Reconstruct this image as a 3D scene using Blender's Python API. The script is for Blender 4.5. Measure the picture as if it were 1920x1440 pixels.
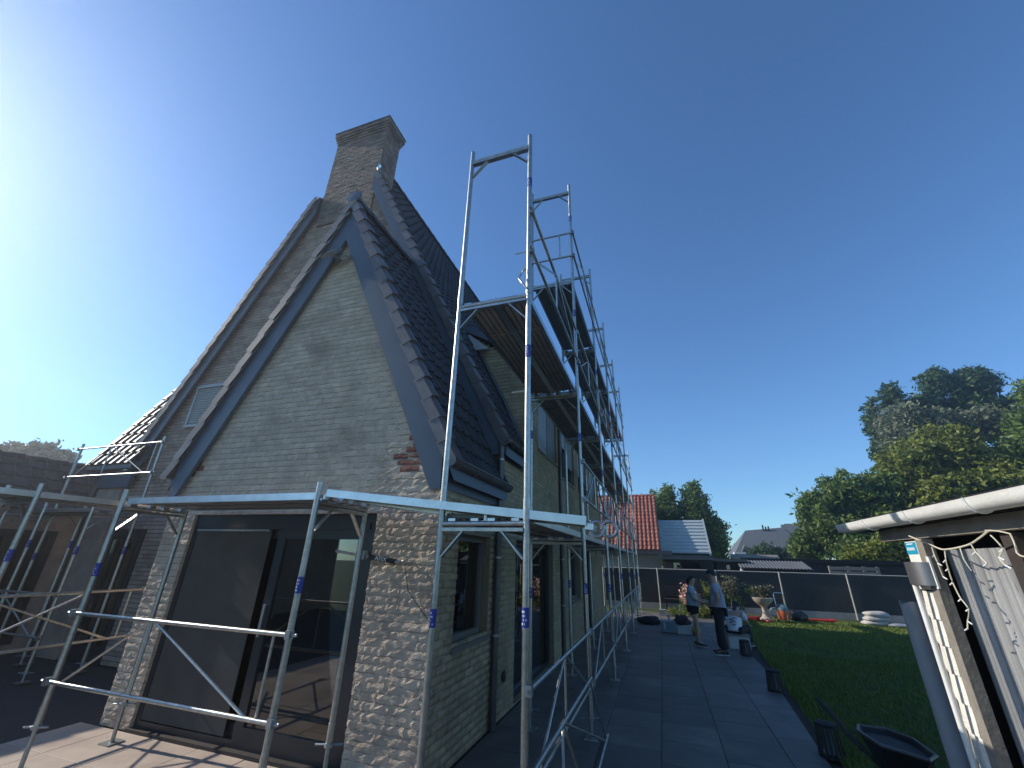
import bpy, bmesh, math, random
from mathutils import Vector, Matrix, noise
R = random.Random(7)
D = bpy.data
for o in list(D.objects): D.objects.remove(o)
sc = bpy.context.scene
COL = sc.collection

# ------------------------------------------------------------------ camera
def V(*a): return Vector(a)
yaw, pit, rol = math.radians(-19.145), math.radians(23.0975), math.radians(1.4804)
r0 = V(math.cos(yaw), -math.sin(yaw), 0); hd = V(math.sin(yaw), math.cos(yaw), 0); uz = V(0, 0, 1)
fw = hd*math.cos(pit) + uz*math.sin(pit); up = -hd*math.sin(pit) + uz*math.cos(pit)
rt = r0*math.cos(rol) + up*math.sin(rol); up = -r0*math.sin(rol) + up*math.cos(rol)
cam = D.cameras.new('camera'); camo = D.objects.new('camera', cam); COL.objects.link(camo)
cam.sensor_fit = 'HORIZONTAL'; cam.sensor_width = 36; cam.lens = 767.94/1920*36
cam.clip_start = 0.05; cam.clip_end = 2000
CP = V(.9113, -3.0316, 1.7607)
camo.matrix_world = Matrix.Translation(CP) @ Matrix((rt, up, -fw)).transposed().to_4x4()
sc.camera = camo

# ------------------------------------------------------------------ light
SUN = V(-1, -.05, .56).normalized()
w = D.worlds.new('World'); sc.world = w; w.use_nodes = True
nt = w.node_tree; nt.nodes.clear()
sky = nt.nodes.new('ShaderNodeTexSky'); sky.sky_type = 'NISHITA'; sky.sun_disc = False
sky.sun_elevation = math.asin(SUN.z); sky.sun_rotation = math.atan2(SUN.x, SUN.y)
sky.altitude = 0; sky.air_density = 1.0; sky.dust_density = .1; sky.ozone_density = 2.2
bg = nt.nodes.new('ShaderNodeBackground'); bg.inputs[1].default_value = .14
wo = nt.nodes.new('ShaderNodeOutputWorld')
tn = nt.nodes.new('ShaderNodeMix'); tn.data_type = 'RGBA'; tn.blend_type = 'MULTIPLY'; tn.inputs[0].default_value = 1; tn.inputs[7].default_value = (.60, .875, 1.13, 1)
nt.links.new(sky.outputs[0], tn.inputs[6]); nt.links.new(tn.outputs[2], bg.inputs[0]); nt.links.new(bg.outputs[0], wo.inputs[0])
sl = D.lights.new('sun', 'SUN'); sl.energy = 4.4; sl.angle = math.radians(.53); sl.color = (1, .93, .82)
so = D.objects.new('sun', sl); COL.objects.link(so); so.rotation_euler = SUN.to_track_quat('Z', 'Y').to_euler(); so.location = (-20, -5, 20)
vs = sc.view_settings; vs.view_transform = 'Standard'; vs.look = 'None'; vs.exposure = .2; vs.gamma = 1

# ------------------------------------------------------------------ materials
def newmat(n):
    m = D.materials.new(n); m.use_nodes = True
    nt = m.node_tree; b = nt.nodes['Principled BSDF']
    return m, nt, b
def N(nt, t, **k):
    n = nt.nodes.new(t)
    for a, v in k.items():
        if a == 'ins':
            for i, x in v.items(): n.inputs[i].default_value = x
        else: setattr(n, a, v)
    return n
def rgba(c): return (c[0], c[1], c[2], 1)
def mat(name, col, rough=.6, metal=0, col2=None, scale=6, detail=6, bump=0, bscale=40, island=0, spec=.5, ramp=(.35, .7), coord='Object', col3=None, scale3=1.2, trans=0, sheen=0, streak=False):
    m, nt, b = newmat(name)
    L = nt.links.new
    b.inputs['Roughness'].default_value = rough; b.inputs['Metallic'].default_value = metal
    b.inputs['Specular IOR Level'].default_value = spec
    b.inputs['Base Color'].default_value = rgba(col)
    tc = N(nt, 'ShaderNodeTexCoord')
    if coord == 'World': pos = N(nt, 'ShaderNodeNewGeometry').outputs['Position']
    else: pos = tc.outputs['Object']
    out = None
    if col2:
        nz = N(nt, 'ShaderNodeTexNoise', ins={'Scale': scale, 'Detail': detail, 'Roughness': .65}); L(pos, nz.inputs['Vector'])
        mr = N(nt, 'ShaderNodeMapRange', ins={1: ramp[0], 2: ramp[1]}); L(nz.outputs[0], mr.inputs[0])
        mx = N(nt, 'ShaderNodeMix', data_type='RGBA'); L(mr.outputs[0], mx.inputs[0])
        mx.inputs[6].default_value = rgba(col); mx.inputs[7].default_value = rgba(col2)
        out = mx.outputs[2]
        if col3:
            nz = N(nt, 'ShaderNodeTexNoise', ins={'Scale': scale3, 'Detail': 4, 'Roughness': .6}); L(pos, nz.inputs['Vector'])
            mr = N(nt, 'ShaderNodeMapRange', ins={1: .5, 2: .72}); L(nz.outputs[0], mr.inputs[0])
            mx2 = N(nt, 'ShaderNodeMix', data_type='RGBA'); L(mr.outputs[0], mx2.inputs[0]); L(out, mx2.inputs[6])
            mx2.inputs[7].default_value = rgba(col3); out = mx2.outputs[2]
    if island:
        g = N(nt, 'ShaderNodeNewGeometry'); oi = N(nt, 'ShaderNodeObjectInfo')
        ad = N(nt, 'ShaderNodeMath', operation='ADD'); L(g.outputs['Random Per Island'], ad.inputs[0]); L(oi.outputs['Random'], ad.inputs[1])
        fr = N(nt, 'ShaderNodeMath', operation='FRACT'); L(ad.outputs[0], fr.inputs[0])
        mr = N(nt, 'ShaderNodeMapRange', ins={3: 1-island, 4: 1+island}); L(fr.outputs[0], mr.inputs[0])
        hs = N(nt, 'ShaderNodeHueSaturation'); L(mr.outputs[0], hs.inputs['Value'])
        if out: L(out, hs.inputs['Color'])
        else: hs.inputs['Color'].default_value = rgba(col)
        out = hs.outputs[0]
    if out: L(out, b.inputs['Base Color'])
    if bump and streak:
        mp = N(nt, 'ShaderNodeMapping'); mp.inputs['Scale'].default_value = (1, 1, 2.6); L(pos, mp.inputs[0]); pos = mp.outputs[0]
    if bump:
        nz = N(nt, 'ShaderNodeTexNoise', ins={'Scale': bscale, 'Detail': 5, 'Roughness': .6}); L(pos, nz.inputs['Vector'])
        bp = N(nt, 'ShaderNodeBump', ins={'Strength': bump, 'Distance': .02}); L(nz.outputs[0], bp.inputs['Height']); L(bp.outputs[0], b.inputs['Normal'])
    if trans:
        b.inputs['Transmission Weight'].default_value = trans
    return m
M = {}
M['paint_brick'] = mat('whitewashed_brick', (.73, .58, .43), .85, col2=(.54, .425, .315), scale=9, bump=1.0, bscale=30, streak=True, island=.1, col3=(.43, .325, .245), scale3=2.2, coord='World')
M['gable_brick'] = mat('weathered_painted_brick', (.42, .375, .31), .85, col2=(.28, .25, .205), scale=7, bump=.8, bscale=60, island=.14, col3=(.21, .17, .135), scale3=1.1, coord='World')
M['main_brick'] = mat('grey_brown_brick', (.46, .34, .265), .88, col2=(.32, .235, .185), scale=5, bump=.6, bscale=50, island=.2, col3=(.26, .17, .13), scale3=.9, coord='World')
M['chimney_brick'] = mat('brown_chimney_brick', (.30, .215, .175), .9, col2=(.20, .145, .12), scale=6, bump=.7, bscale=50, island=.3, col3=(.15, .15, .12), scale3=1.5, coord='World')
M['side_brick'] = mat('yellow_beige_brick', (.42, .33, .20), .88, col2=(.29, .23, .14), scale=6, bump=.6, bscale=50, island=.13, col3=(.24, .19, .12), scale3=1.0, coord='World')
M['red_brick'] = mat('bare_red_brick', (.27, .10, .065), .85, col2=(.17, .06, .045), scale=14, bump=.6, bscale=60, island=.2, coord='World')
M['mortar'] = mat('lime_mortar', (.47, .36, .27), .92, col2=(.34, .26, .20), scale=10, bump=.5, coord='World')
M['mortar_dark'] = mat('dark_mortar', (.15, .13, .11), .92, col2=(.10, .09, .075), scale=10, bump=.5, coord='World')
M['mortar_side'] = mat('sand_mortar', (.28, .22, .14), .92, col2=(.20, .16, .105), scale=10, bump=.5, coord='World')
M['slate_paint'] = mat('slate_grey_board', (.075, .105, .14), .42, col2=(.06, .085, .115), scale=2, bump=.04, bscale=12)
M['tile'] = mat('dark_roof_tile', (.05, .054, .062), .5, col2=(.032, .036, .044), scale=14, bump=.15, bscale=30, island=.25, coord='World', spec=.22)
M['tile_flat'] = M['tile']
M['galv'] = mat('galvanised_steel', (.54, .54, .505), .40, 1, col2=(.36, .365, .345), scale=26, bump=.06, bscale=120, coord='World')
M['galv_dull'] = mat('dull_galvanised_steel', (.42, .44, .44), .48, 1, col2=(.30, .32, .32), scale=18, bump=.1, bscale=80, coord='World')
M['alu'] = mat('brushed_aluminium', (.68, .70, .71), .3, 1, col2=(.55, .57, .59), scale=10, bump=.04, bscale=60, coord='World')
M['deckwood'] = mat('worn_deck_board', (.22, .165, .12), .8, col2=(.13, .10, .08), scale=5, bump=.3, bscale=24, coord='World')
M['deckunder'] = mat('deck_underside', (.28, .275, .265), .6, .1, col2=(.195, .19, .185), scale=5, bump=.2, bscale=20, coord='World')
M['blue'] = mat('blue_band', (.02, .045, .28), .45)
M['white'] = mat('white_paint', (.78, .77, .73), .5, col2=(.66, .65, .60), scale=5, bump=.1, coord='World')
M['whiteplain'] = mat('white_print', (.8, .8, .8), .5)
M['anthracite'] = mat('anthracite_frame', (.022, .028, .034), .35, col2=(.017, .021, .026), scale=4)
M['screen'] = mat('dark_screen_fabric', (.10, .092, .083), .9, col2=(.08, .074, .068), scale=3, bump=.1, bscale=200, spec=.1)
M['black'] = mat('black_plastic', (.012, .012, .014), .45)
M['blackmat'] = mat('matt_black', (.01, .01, .012), .8)
M['zinc'] = mat('dark_zinc', (.12, .115, .115), .42, .55, col2=(.085, .085, .088), scale=5, bump=.06, coord='World')
M['frame_brown'] = mat('grey_brown_frame', (.16, .145, .125), .5, col2=(.13, .12, .105), scale=6)
M['shutter'] = mat('pale_roller_shutter', (.42, .43, .43), .5, col2=(.35, .36, .365), scale=4, coord='World')
M['stone'] = mat('grey_terrace_tile', (.125, .114, .10), .62, col2=(.09, .083, .074), scale=3.0, bump=.12, bscale=70, island=.2, col3=(.18, .165, .14), scale3=1.1, coord='World')
M['stone_warm'] = mat('rosy_terrace_tile', (.56, .445, .355), .7, col2=(.46, .365, .29), scale=3.5, bump=.15, bscale=70, island=.07, col3=(.36, .275, .225), scale3=1.3, coord='World')
M['joint'] = mat('dark_joint_sand', (.035, .034, .033), .95)
M['asphalt'] = mat('dark_paving', (.05, .049, .05), .85, col2=(.036, .036, .037), scale=5, bump=.3, bscale=60, coord='World')
M['soil'] = mat('garden_soil', (.06, .045, .03), .95, col2=(.035, .027, .02), scale=6, bump=.6, bscale=20)
M['grass_base'] = mat('lawn_ground', (.06, .085, .015), .95, col2=(.036, .056, .010), scale=3, bump=.5, bscale=40, col3=(.10, .085, .04), scale3=.5, coord='World')
M['blade'] = mat('grass_blade', (.15, .20, .022), .6, col2=(.095, .14, .015), scale=2, island=.35, coord='World')
M['concrete'] = mat('pale_concrete', (.38, .36, .33), .85, col2=(.28, .27, .25), scale=4, bump=.3, bscale=30, coord='World')
M['fence_dark'] = mat('dark_privacy_mesh', (.020, .019, .020), .7, col2=(.014, .014, .015), scale=8)
M['wire'] = mat('galvanised_wire', (.26, .25, .235), .5, .6)
M['postgrey'] = mat('pale_fence_post', (.52, .49, .43), .55, col2=(.42, .40, .36), scale=9)
M['red_tile'] = mat('red_clay_tile', (.37, .125, .075), .6, col2=(.26, .085, .055), scale=3, island=.28, bump=.1, coord='World')
M['corr'] = mat('pale_corrugated_sheet', (.42, .47, .48), .5, col2=(.36, .41, .42), scale=2, coord='World')
M['slate_roof'] = mat('far_grey_slate', (.13, .135, .14), .7, col2=(.09, .095, .10), scale=3, bump=.3, bscale=8, coord='World')
M['render_wall'] = mat('pale_rendered_wall', (.40, .38, .35), .85, col2=(.33, .31, .29), scale=2, coord='World')
M['darkwood'] = mat('dark_stained_wood', (.045, .035, .032), .75, col2=(.028, .022, .02), scale=5, bump=.3, bscale=30, coord='World')
M['greywood'] = mat('weathered_grey_wood', (.27, .24, .20), .8, col2=(.18, .16, .135), scale=9, bump=.4, bscale=30, coord='World')
M['shingle'] = mat('chipped_white_shingle', (.74, .72, .66), .7, col2=(.60, .57, .50), scale=16, bump=.4, bscale=60, island=.08, coord='World', ramp=(.5, .75))
M['curtain'] = mat('pale_strip_curtain', (.36, .36, .355), .42, col2=(.27, .27, .27), scale=3, island=.25, coord='World')
M['greysheet'] = mat('grey_roofing_sheet', (.36, .37, .385), .6, col2=(.28, .29, .305), scale=4, bump=.1, coord='World')
M['cyan'] = mat('cyan_sticker', (.02, .30, .47), .4)
M['lightcord'] = mat('cream_cord', (.62, .57, .45), .5)
M['bark'] = mat('tree_bark', (.10, .075, .055), .9, col2=(.06, .045, .035), scale=8, bump=.6, bscale=20, coord='World')
M['skin'] = mat('skin', (.50, .30, .21), .55, col2=(.46, .27, .185), scale=20)
M['hair'] = mat('dark_hair', (.018, .013, .010), .6, bump=.4, bscale=120)
M['cap'] = mat('navy_cap', (.012, .014, .022), .8)
M['shirt_grey'] = mat('lavender_grey_cotton', (.36, .355, .42), .85, bump=.2, bscale=30)
M['shirt_blue'] = mat('pale_blue_cotton', (.34, .42, .50), .85, bump=.2, bscale=30)
M['shirt_white'] = mat('white_cotton', (.66, .69, .74), .85, bump=.2, bscale=30)
M['trouser'] = mat('black_trousers', (.014, .013, .016), .85, bump=.2, bscale=30)
M['shorts'] = mat('navy_shorts', (.012, .013, .022), .85)
M['shoe'] = mat('black_shoe', (.012, .012, .013), .6)
M['sole'] = mat('white_sole', (.55, .54, .52), .6)
M['urn'] = mat('cast_stone_urn', (.52, .43, .34), .8, col2=(.40, .33, .26), scale=7, bump=.4, bscale=24)
M['red_plastic'] = mat('red_hose', (.62, .03, .03), .4)
M['orange'] = mat('orange_housing', (.55, .13, .05), .45)
M['chrome'] = mat('chrome_tube', (.75, .75, .76), .15, 1)
M['sack'] = mat('woven_sack', (.52, .49, .44), .8, col2=(.42, .40, .36), scale=8, bump=.3, bscale=30)
M['bag'] = mat('black_bin_bag', (.012, .012, .014), .3, bump=.6, bscale=8)
M['yellow'] = mat('yellow_plastic', (.42, .30, .03), .5)
M['crate'] = mat('pale_plastic_crate', (.50, .50, .48), .6)
M['teal'] = mat('teal_case', (.16, .24, .27), .5)
M['wallint'] = mat('dim_plaster', (.34, .32, .28), .9)
M['floorint'] = mat('dark_wood_floor', (.08, .06, .045), .4, col2=(.05, .038, .03), scale=4)
M['pine'] = mat('pine_board', (.55, .32, .13), .6)
M['flower'] = mat('pale_pink_petal', (.72, .42, .36), .7, island=.3)
M['annex_tile'] = mat('brown_annex_tile', (.12, .09, .075), .75, col2=(.08, .06, .05), scale=6, island=.25, bump=.2, coord='World')
def leafmat(n, c, c2, tl=.32):
    m = mat(n, c, .55, col2=c2, scale=.9, island=.4, coord='World', spec=.35)
    nt = m.node_tree; b = nt.nodes['Principled BSDF']; out = nt.nodes['Material Output']
    tr = N(nt, 'ShaderNodeBsdfTranslucent'); mx = N(nt, 'ShaderNodeMixShader'); mx.inputs[0].default_value = tl
    src = b.inputs['Base Color'].links[0].from_socket
    nt.links.new(src, tr.inputs[0]); nt.links.new(b.outputs[0], mx.inputs[1]); nt.links.new(tr.outputs[0], mx.inputs[2]); nt.links.new(mx.outputs[0], out.inputs[0])
    return m
M['leaf_mid'] = leafmat('mid_green_leaf', (.16, .225, .045), (.095, .15, .032))
M['leaf_dark'] = leafmat('dark_green_leaf', (.075, .13, .04), (.05, .09, .03))
M['leaf_yel'] = leafmat('yellow_green_leaf', (.22, .24, .04), (.14, .18, .032))
M['leaf_grey'] = leafmat('silver_grey_leaf', (.21, .235, .145), (.15, .175, .105))
M['leaf_dry'] = leafmat('dry_olive_leaf', (.18, .18, .10), (.12, .12, .07))
def glassmat(n, tint, base=.05):
    m, nt, b = newmat(n); nt.nodes.remove(b); out = nt.nodes['Material Output']
    t = N(nt, 'ShaderNodeBsdfTransparent'); t.inputs[0].default_value = rgba(tint)
    g = N(nt, 'ShaderNodeBsdfGlossy'); g.inputs['Roughness'].default_value = .015; g.inputs[0].default_value = (.9, .93, .95, 1)
    fr = N(nt, 'ShaderNodeFresnel'); fr.inputs[0].default_value = 1.55
    mr = N(nt, 'ShaderNodeMapRange', ins={3: base, 4: 1.0}); nt.links.new(fr.outputs[0], mr.inputs[0])
    mx = N(nt, 'ShaderNodeMixShader'); nt.links.new(mr.outputs[0], mx.inputs[0]); nt.links.new(t.outputs[0], mx.inputs[1]); nt.links.new(g.outputs[0], mx.inputs[2])
    nt.links.new(mx.outputs[0], out.inputs[0]); return m
M['glass'] = glassmat('window_glass', (.62, .66, .66), .07)

# ------------------------------------------------------------------ mesh helpers
class MB:
    def __init__(s): s.v = []; s.f = []
    def add(s, vs, fs):
        b = len(s.v); s.v += [tuple(v) for v in vs]; s.f += [tuple(i+b for i in f) for f in fs]; return s
    def box(s, x0, x1, y0, y1, z0, z1, m=None):
        vs = [V(x, y, z) for z in (z0, z1) for y in (y0, y1) for x in (x0, x1)]
        if m: vs = [m @ v for v in vs]
        return s.add(vs, [(0, 2, 3, 1), (4, 5, 7, 6), (0, 1, 5, 4), (2, 6, 7, 3), (0, 4, 6, 2), (1, 3, 7, 5)])
    def tube(s, p0, p1, r, n=10, r1=None, caps=True):
        p0 = Vector(p0); p1 = Vector(p1); r1 = r if r1 is None else r1
        d = (p1-p0).normalized(); a = d.orthogonal().normalized(); b = d.cross(a)
        vs = []
        for p, q in ((p0, r), (p1, r1)):
            for i in range(n):
                t = 2*math.pi*i/n; vs.append(p + (a*math.cos(t)+b*math.sin(t))*q)
        fs = [(i, (i+1) % n, n+(i+1) % n, n+i) for i in range(n)]
        if caps: fs += [tuple(range(n-1, -1, -1)), tuple(range(n, 2*n))]
        return s.add(vs, fs)
    def path(s, pts, r, n=8):
        pts = [Vector(p) for p in pts]; rs = r if isinstance(r, (list, tuple)) else [r]*len(pts)
        ref = V(0, 0, 1); vs = []; k = len(pts)
        for i, p in enumerate(pts):
            d = (pts[min(i+1, k-1)]-pts[max(i-1, 0)]).normalized()
            a = d.cross(ref)
            if a.length < .1: a = d.cross(V(0, 1, 0))
            a.normalize(); b = d.cross(a)
            for j in range(n):
                t = 2*math.pi*j/n; vs.append(p+(a*math.cos(t)+b*math.sin(t))*rs[i])
        fs = [(i*n+j, i*n+(j+1) % n, (i+1)*n+(j+1) % n, (i+1)*n+j) for i in range(k-1) for j in range(n)]
        fs += [tuple(range(n-1, -1, -1)), tuple(range((k-1)*n, k*n))]
        return s.add(vs, fs)
    def lathe(s, prof, c=(0, 0, 0), n=20, m=None, wob=0):
        vs = []
        for r, z in prof:
            for i in range(n):
                t = 2*math.pi*i/n; q = r*(1+wob*math.cos(8*t))
                v = V(c[0]+q*math.cos(t), c[1]+q*math.sin(t), c[2]+z); vs.append(m @ v if m else v)
        k = len(prof)
        fs = [(i*n+j, i*n+(j+1) % n, (i+1)*n+(j+1) % n, (i+1)*n+j) for i in range(k-1) for j in range(n)]
        fs += [tuple(range(n-1, -1, -1)), tuple(range((k-1)*n, k*n))]
        return s.add(vs, fs)
    def prism(s, poly, axis, a0, a1):
        # poly: list of 2D points; axis 'y': (x,z) extruded along y; 'x': (y,z); 'z': (x,y)
        def mk(p, a): return (p[0], a, p[1]) if axis == 'y' else (a, p[0], p[1]) if axis == 'x' else (p[0], p[1], a)
        n = len(poly); vs = [mk(p, a0) for p in poly]+[mk(p, a1) for p in poly]
        return s.add(vs, [tuple(range(n-1, -1, -1)), tuple(range(n, 2*n))]+[(i, (i+1) % n, n+(i+1) % n, n+i) for i in range(n)])
    def quad(s, a, b, c, d): return s.add([a, b, c, d], [(0, 1, 2, 3)])
    def mesh(s, name, m, smooth=False, fix=True):
        me = D.meshes.new(name); me.from_pydata(s.v, [], s.f)
        if fix and len(s.f) < 60000:
            bm = bmesh.new(); bm.from_mesh(me); bmesh.ops.recalc_face_normals(bm, faces=bm.faces); bm.to_mesh(me); bm.free()
        if smooth:
            for p in me.polygons: p.use_smooth = True
            if smooth != 'all': me.set_sharp_from_angle(angle=math.radians(38))
        for x in (m if isinstance(m, (list, tuple)) else [m]): me.materials.append(M[x] if isinstance(x, str) else x)
        return me
    def build(s, name, m, parent=None, smooth=False, kind=None, label=None, cat=None, group=None, fix=True):
        return link(name, s.mesh(name, m, smooth, fix), parent, kind, label, cat, group)
def link(name, me, parent=None, kind=None, label=None, cat=None, group=None, mw=None):
    o = D.objects.new(name, me); COL.objects.link(o)
    if parent is not None:
        o.parent = parent
        o.matrix_parent_inverse = Matrix(parent['_inv']) if '_inv' in parent else Matrix.Identity(4)
    if mw is not None: o.matrix_basis = mw
    tag(o, label, cat, group, kind); return o
def tag(o, label=None, cat=None, group=None, kind=None):
    for k, v in (('label', label), ('category', cat), ('group', group), ('kind', kind)):
        if v: o[k] = v
    return o
ROOTS = []
def thing(name, loc, label, cat, group=None):
    o = D.objects.new(name, None); COL.objects.link(o); o.location = loc; o.empty_display_size = .2
    o['_inv'] = [list(r) for r in Matrix.Translation(-Vector(loc))]; ROOTS.append(o)
    return tag(o, label, cat, group)

# ------------------------------------------------------------------ bricks
CH = .07; BL = .215
def brick_geo(L, H, amp, prot, rnd, nu=3, nw=2, depth=.03, wob=.003):
    """brick in local (u,w,n); front grid bulged, sides run back into the wall"""
    vs = []; idx = {}
    for j in range(nw+1):
        for i in range(nu+1):
            u = L*i/nu; q = H*j/nw; e = (i in (0, nu)) or (j in (0, nw))
            c = (i in (0, nu)) and (j in (0, nw))
            n = prot + rnd.uniform(-amp, amp) - (.4*prot if j in (0, nw) else 0) - (.05*prot if i in (0, nu) else 0)
            idx[i, j] = len(vs)
            vs.append((u+rnd.uniform(-wob, wob), q+rnd.uniform(-wob, wob), n))
    fs = [(idx[i, j], idx[i+1, j], idx[i+1, j+1], idx[i, j+1]) for i in range(nu) for j in range(nw)]
    per = [(i, 0) for i in range(nu)]+[(nu, j) for j in range(nw)]+[(i, nw) for i in range(nu, 0, -1)]+[(0, j) for j in range(nw, 0, -1)]
    b0 = len(vs)
    for (i, j) in per: vs.append((L*i/nu, H*j/nw, -depth))
    k = len(per)
    for a in range(k): fs.append((idx[per[a]], b0+a, b0+(a+1) % k, idx[per[(a+1) % k]]))
    return vs, fs
def spans_sub(sp, cut):
    out = []
    for a, b in sp:
        if cut[1] <= a or cut[0] >= b: out.append((a, b)); continue
        if cut[0] > a: out.append((a, cut[0]))
        if cut[1] < b: out.append((cut[1], b))
    return out
def layout(u0, u1, z0, z1, spanfn, vary=0):
    """list of (u, z, len) of the bricks of a half-bond wall"""
    res = []; j = 0; z = z0
    while z + CH*.6 < z1:
        sp = spanfn(z+CH/2)
        for a, b in sp:
            u = a - (BL/2 if j % 2 else 0)
            while u < b:
                q = BL*(1+vary*(R.random()-.5)); s, e = max(u, a), min(u+q, b)
                if b-e < .05: e = b
                if e-s > .035: res.append((s, z, e-s))
                u += q if e < b else 9
        z += CH; j += 1
    return res
def frame_mat(o, U, Nn):
    U = Vector(U); Nn = Vector(Nn); W = V(0, 0, 1); o = Vector(o)
    return Matrix(((U.x, W.x, Nn.x, o.x), (U.y, W.y, Nn.y, o.y), (U.z, W.z, Nn.z, o.z), (0, 0, 0, 1)))
def brick_stuff(name, bricks, o, U, Nn, m, parent, amp, prot, nu=1, nw=1, joint=.011, wob=.002, seed=1, lab=None, gap=-.4):
    fm = frame_mat(o, U, Nn); rnd = random.Random(seed); mb = MB()
    for u, z, L in bricks:
        kf = 1 if gap < -.2 else 1.35-.6*max(0, min(1, (z-2.2)/2.2)); vs, fs = brick_geo(max(L+joint*gap, .02), CH-joint, amp*kf, prot*rnd.uniform(.6, 1.25), rnd, nu, nw, wob=wob)
        mb.add([fm @ V(a+u+joint*.2, b+z+joint/2, c) for a, b, c in vs], fs)
    return mb.build(name, m, parent, kind='stuff', fix=False, label=lab)

# ================================================================== GROUND
g = MB(); g.add([(-250, -120, -.06), (250, -120, -.06), (250, 400, -.06), (-250, 400, -.06)], [(0, 1, 2, 3)])
g.build('ground', 'grass_base', kind='structure')
# side terrace base and front terrace base
def edgeX(y): return 2.24 + .066*(y-2.7)
t = MB(); t.add([(-1.3, -6, -.03), (edgeX(-6), -6, -.03), (edgeX(16.0), 16.0, -.03), (-1.3, 16.0, -.03)], [(0, 1, 2, 3)])
t.add([(-5.0, -8, -.028), (-1.3, -8, -.028), (-1.3, 1.2, -.028), (-5.0, 1.2, -.028)], [(0, 1, 2, 3)])
terr = t.build('terrace', 'joint', kind='structure')
def tile_mesh(a, b, name, m, th=.028, bev=.004):
    mb = MB(); vs = [(bev, bev, 0), (a-bev, bev, 0), (a-bev, b-bev, 0), (bev, b-bev, 0), (0, 0, -bev), (a, 0, -bev), (a, b, -bev), (0, b, -bev), (0, 0, -th), (a, 0, -th), (a, b, -th), (0, b, -th)]
    fs = [(0, 1, 2, 3)]+[(i, 4+i, 4+(i+1) % 4, (i+1) % 4) for i in range(4)]+[(4+i, 8+i, 8+(i+1) % 4, 4+(i+1) % 4) for i in range(4)]
    mb.add(vs, fs); return mb.mesh(name, m)
J = .005; TS = .6
tm = tile_mesh(TS-J, TS-J, 'paving_tile', 'stone')
x = .71 - 3*TS
for c in range(6):
    x0 = .71 + (c-3)*TS
    off = .3 if c % 2 else 0
    y = -1.72 + off
    while y < 15.6:
        xr = min(edgeX(y), edgeX(y+TS))
        if x0+TS <= xr+.01:
            link('paving_tile', tm, terr, mw=Matrix.Translation((x0+J/2, y+J/2, R.uniform(-.0015, .0015))) @ Matrix.Rotation(R.uniform(-.002, .002), 4, 'Y'))
        elif x0+.12 < xr:
            mb = MB(); mb.prism([(x0+J/2, y+J/2), (edgeX(y), y+J/2), (edgeX(y+TS), y+TS-J/2), (x0+J/2, y+TS-J/2)], 'z', -.028, 0)
            mb.build('paving_tile', 'stone', terr)
        y += TS
tw = tile_mesh(TS-J, TS-J, 'paving_tile', 'stone_warm')
for c in range(7):
    x0 = -1.12 - (c+1)*TS
    if x0 < -5.4: continue
    y = .78 - TS
    while y > -3.2:
        if y < .75: link('paving_tile', tw, terr, mw=Matrix.Translation((x0+J/2, y+J/2, R.uniform(-.0015, .0015))))
        y -= TS
a = MB(); a.add([(-14, -8, -.022), (-5.02, -8, -.022), (-5.02, 3.6, -.022), (-14, 3.6, -.022)], [(0, 1, 2, 3)]); a.build('courtyard_paving', 'asphalt', kind='structure')

db = MB()
for _ in range(90):
    x0, y0, q = R.uniform(-.9, 2.1), R.uniform(.5, 12)**1.0, R.uniform(.004, .014); a_ = R.uniform(0, 6.28)
    db.add([(x0+q*math.cos(a_+k*1.57)*R.uniform(.6, 1.3), y0+q*math.sin(a_+k*1.57)*R.uniform(.6, 1.3), .0015) for k in range(4)]+[(x0, y0, .002+q*.6)], [(0, 1, 4), (1, 2, 4), (2, 3, 4), (3, 0, 4), (3, 2, 1, 0)])
db.build('mortar_crumbs', 'concrete', kind='stuff', label='pale mortar crumbs scattered on the grey terrace')
# lawn sheet right of the terrace
lw = MB(); nx, ny = 30, 60
for j in range(ny+1):
    y = -2+19.0*j/ny
    for i in range(nx+1):
        x0 = edgeX(y)+.14; xx = x0+(14-x0)*i/nx
        lw.v.append((xx, y, -.03+.02*noise.noise(V(xx*.7, y*.7, 0))))
lw.f = [(j*(nx+1)+i, j*(nx+1)+i+1, (j+1)*(nx+1)+i+1, (j+1)*(nx+1)+i) for j in range(ny) for i in range(nx)]
lw.build('lawn', 'grass_base', kind='structure', smooth='all')
# dug edge strip of soil between terrace and lawn
sb = MB(); sb.add([(edgeX(y)+d, y, zz) for y in [i*.5-2 for i in range(37)] for d, zz in ((0, -.035), (.26, -.036))], [(2*i, 2*i+1, 2*i+3, 2*i+2) for i in range(36)])
sb.build('soil_strip', 'soil', kind='structure')
gb = MB()
def blades(n, fx, ymin, ymax, h0, h1, pw=1.0):
    for _ in range(n):
        y = ymin+(ymax-ymin)*R.random()**pw; x = fx(y)
        if x is None: continue
        hh = R.uniform(h0, h1); t = R.uniform(0, 6.28); wd = R.uniform(.003, .006)*(1+y*.12); dx, dy = math.cos(t), math.sin(t); ln = R.uniform(.1, .6)*hh; t2 = R.uniform(0, 6.28)
        z0 = -.03+.02*noise.noise(V(x*.7, y*.7, 0))-.005
        gb.add([(x-dx*wd, y-dy*wd, z0), (x+dx*wd, y+dy*wd, z0), (x+ln*math.cos(t2), y+ln*math.sin(t2), z0+hh)], [(0, 1, 2)])
blades(60000, lambda y: edgeX(y)+.16+R.random()**1.3*4.6, 1.2, 9, .025, .06)
blades(50000, lambda y: edgeX(y)+.16+R.random()*7.5, 8, 16.3, .03, .07)
blades(5000, lambda y: edgeX(y)+.12+abs(R.gauss(0, .12)), 1.2, 16, .05, .12)
gb.build('grass_blades', 'blade', kind='stuff', label='short mown lawn grass beside the grey terrace', fix=False)

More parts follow.
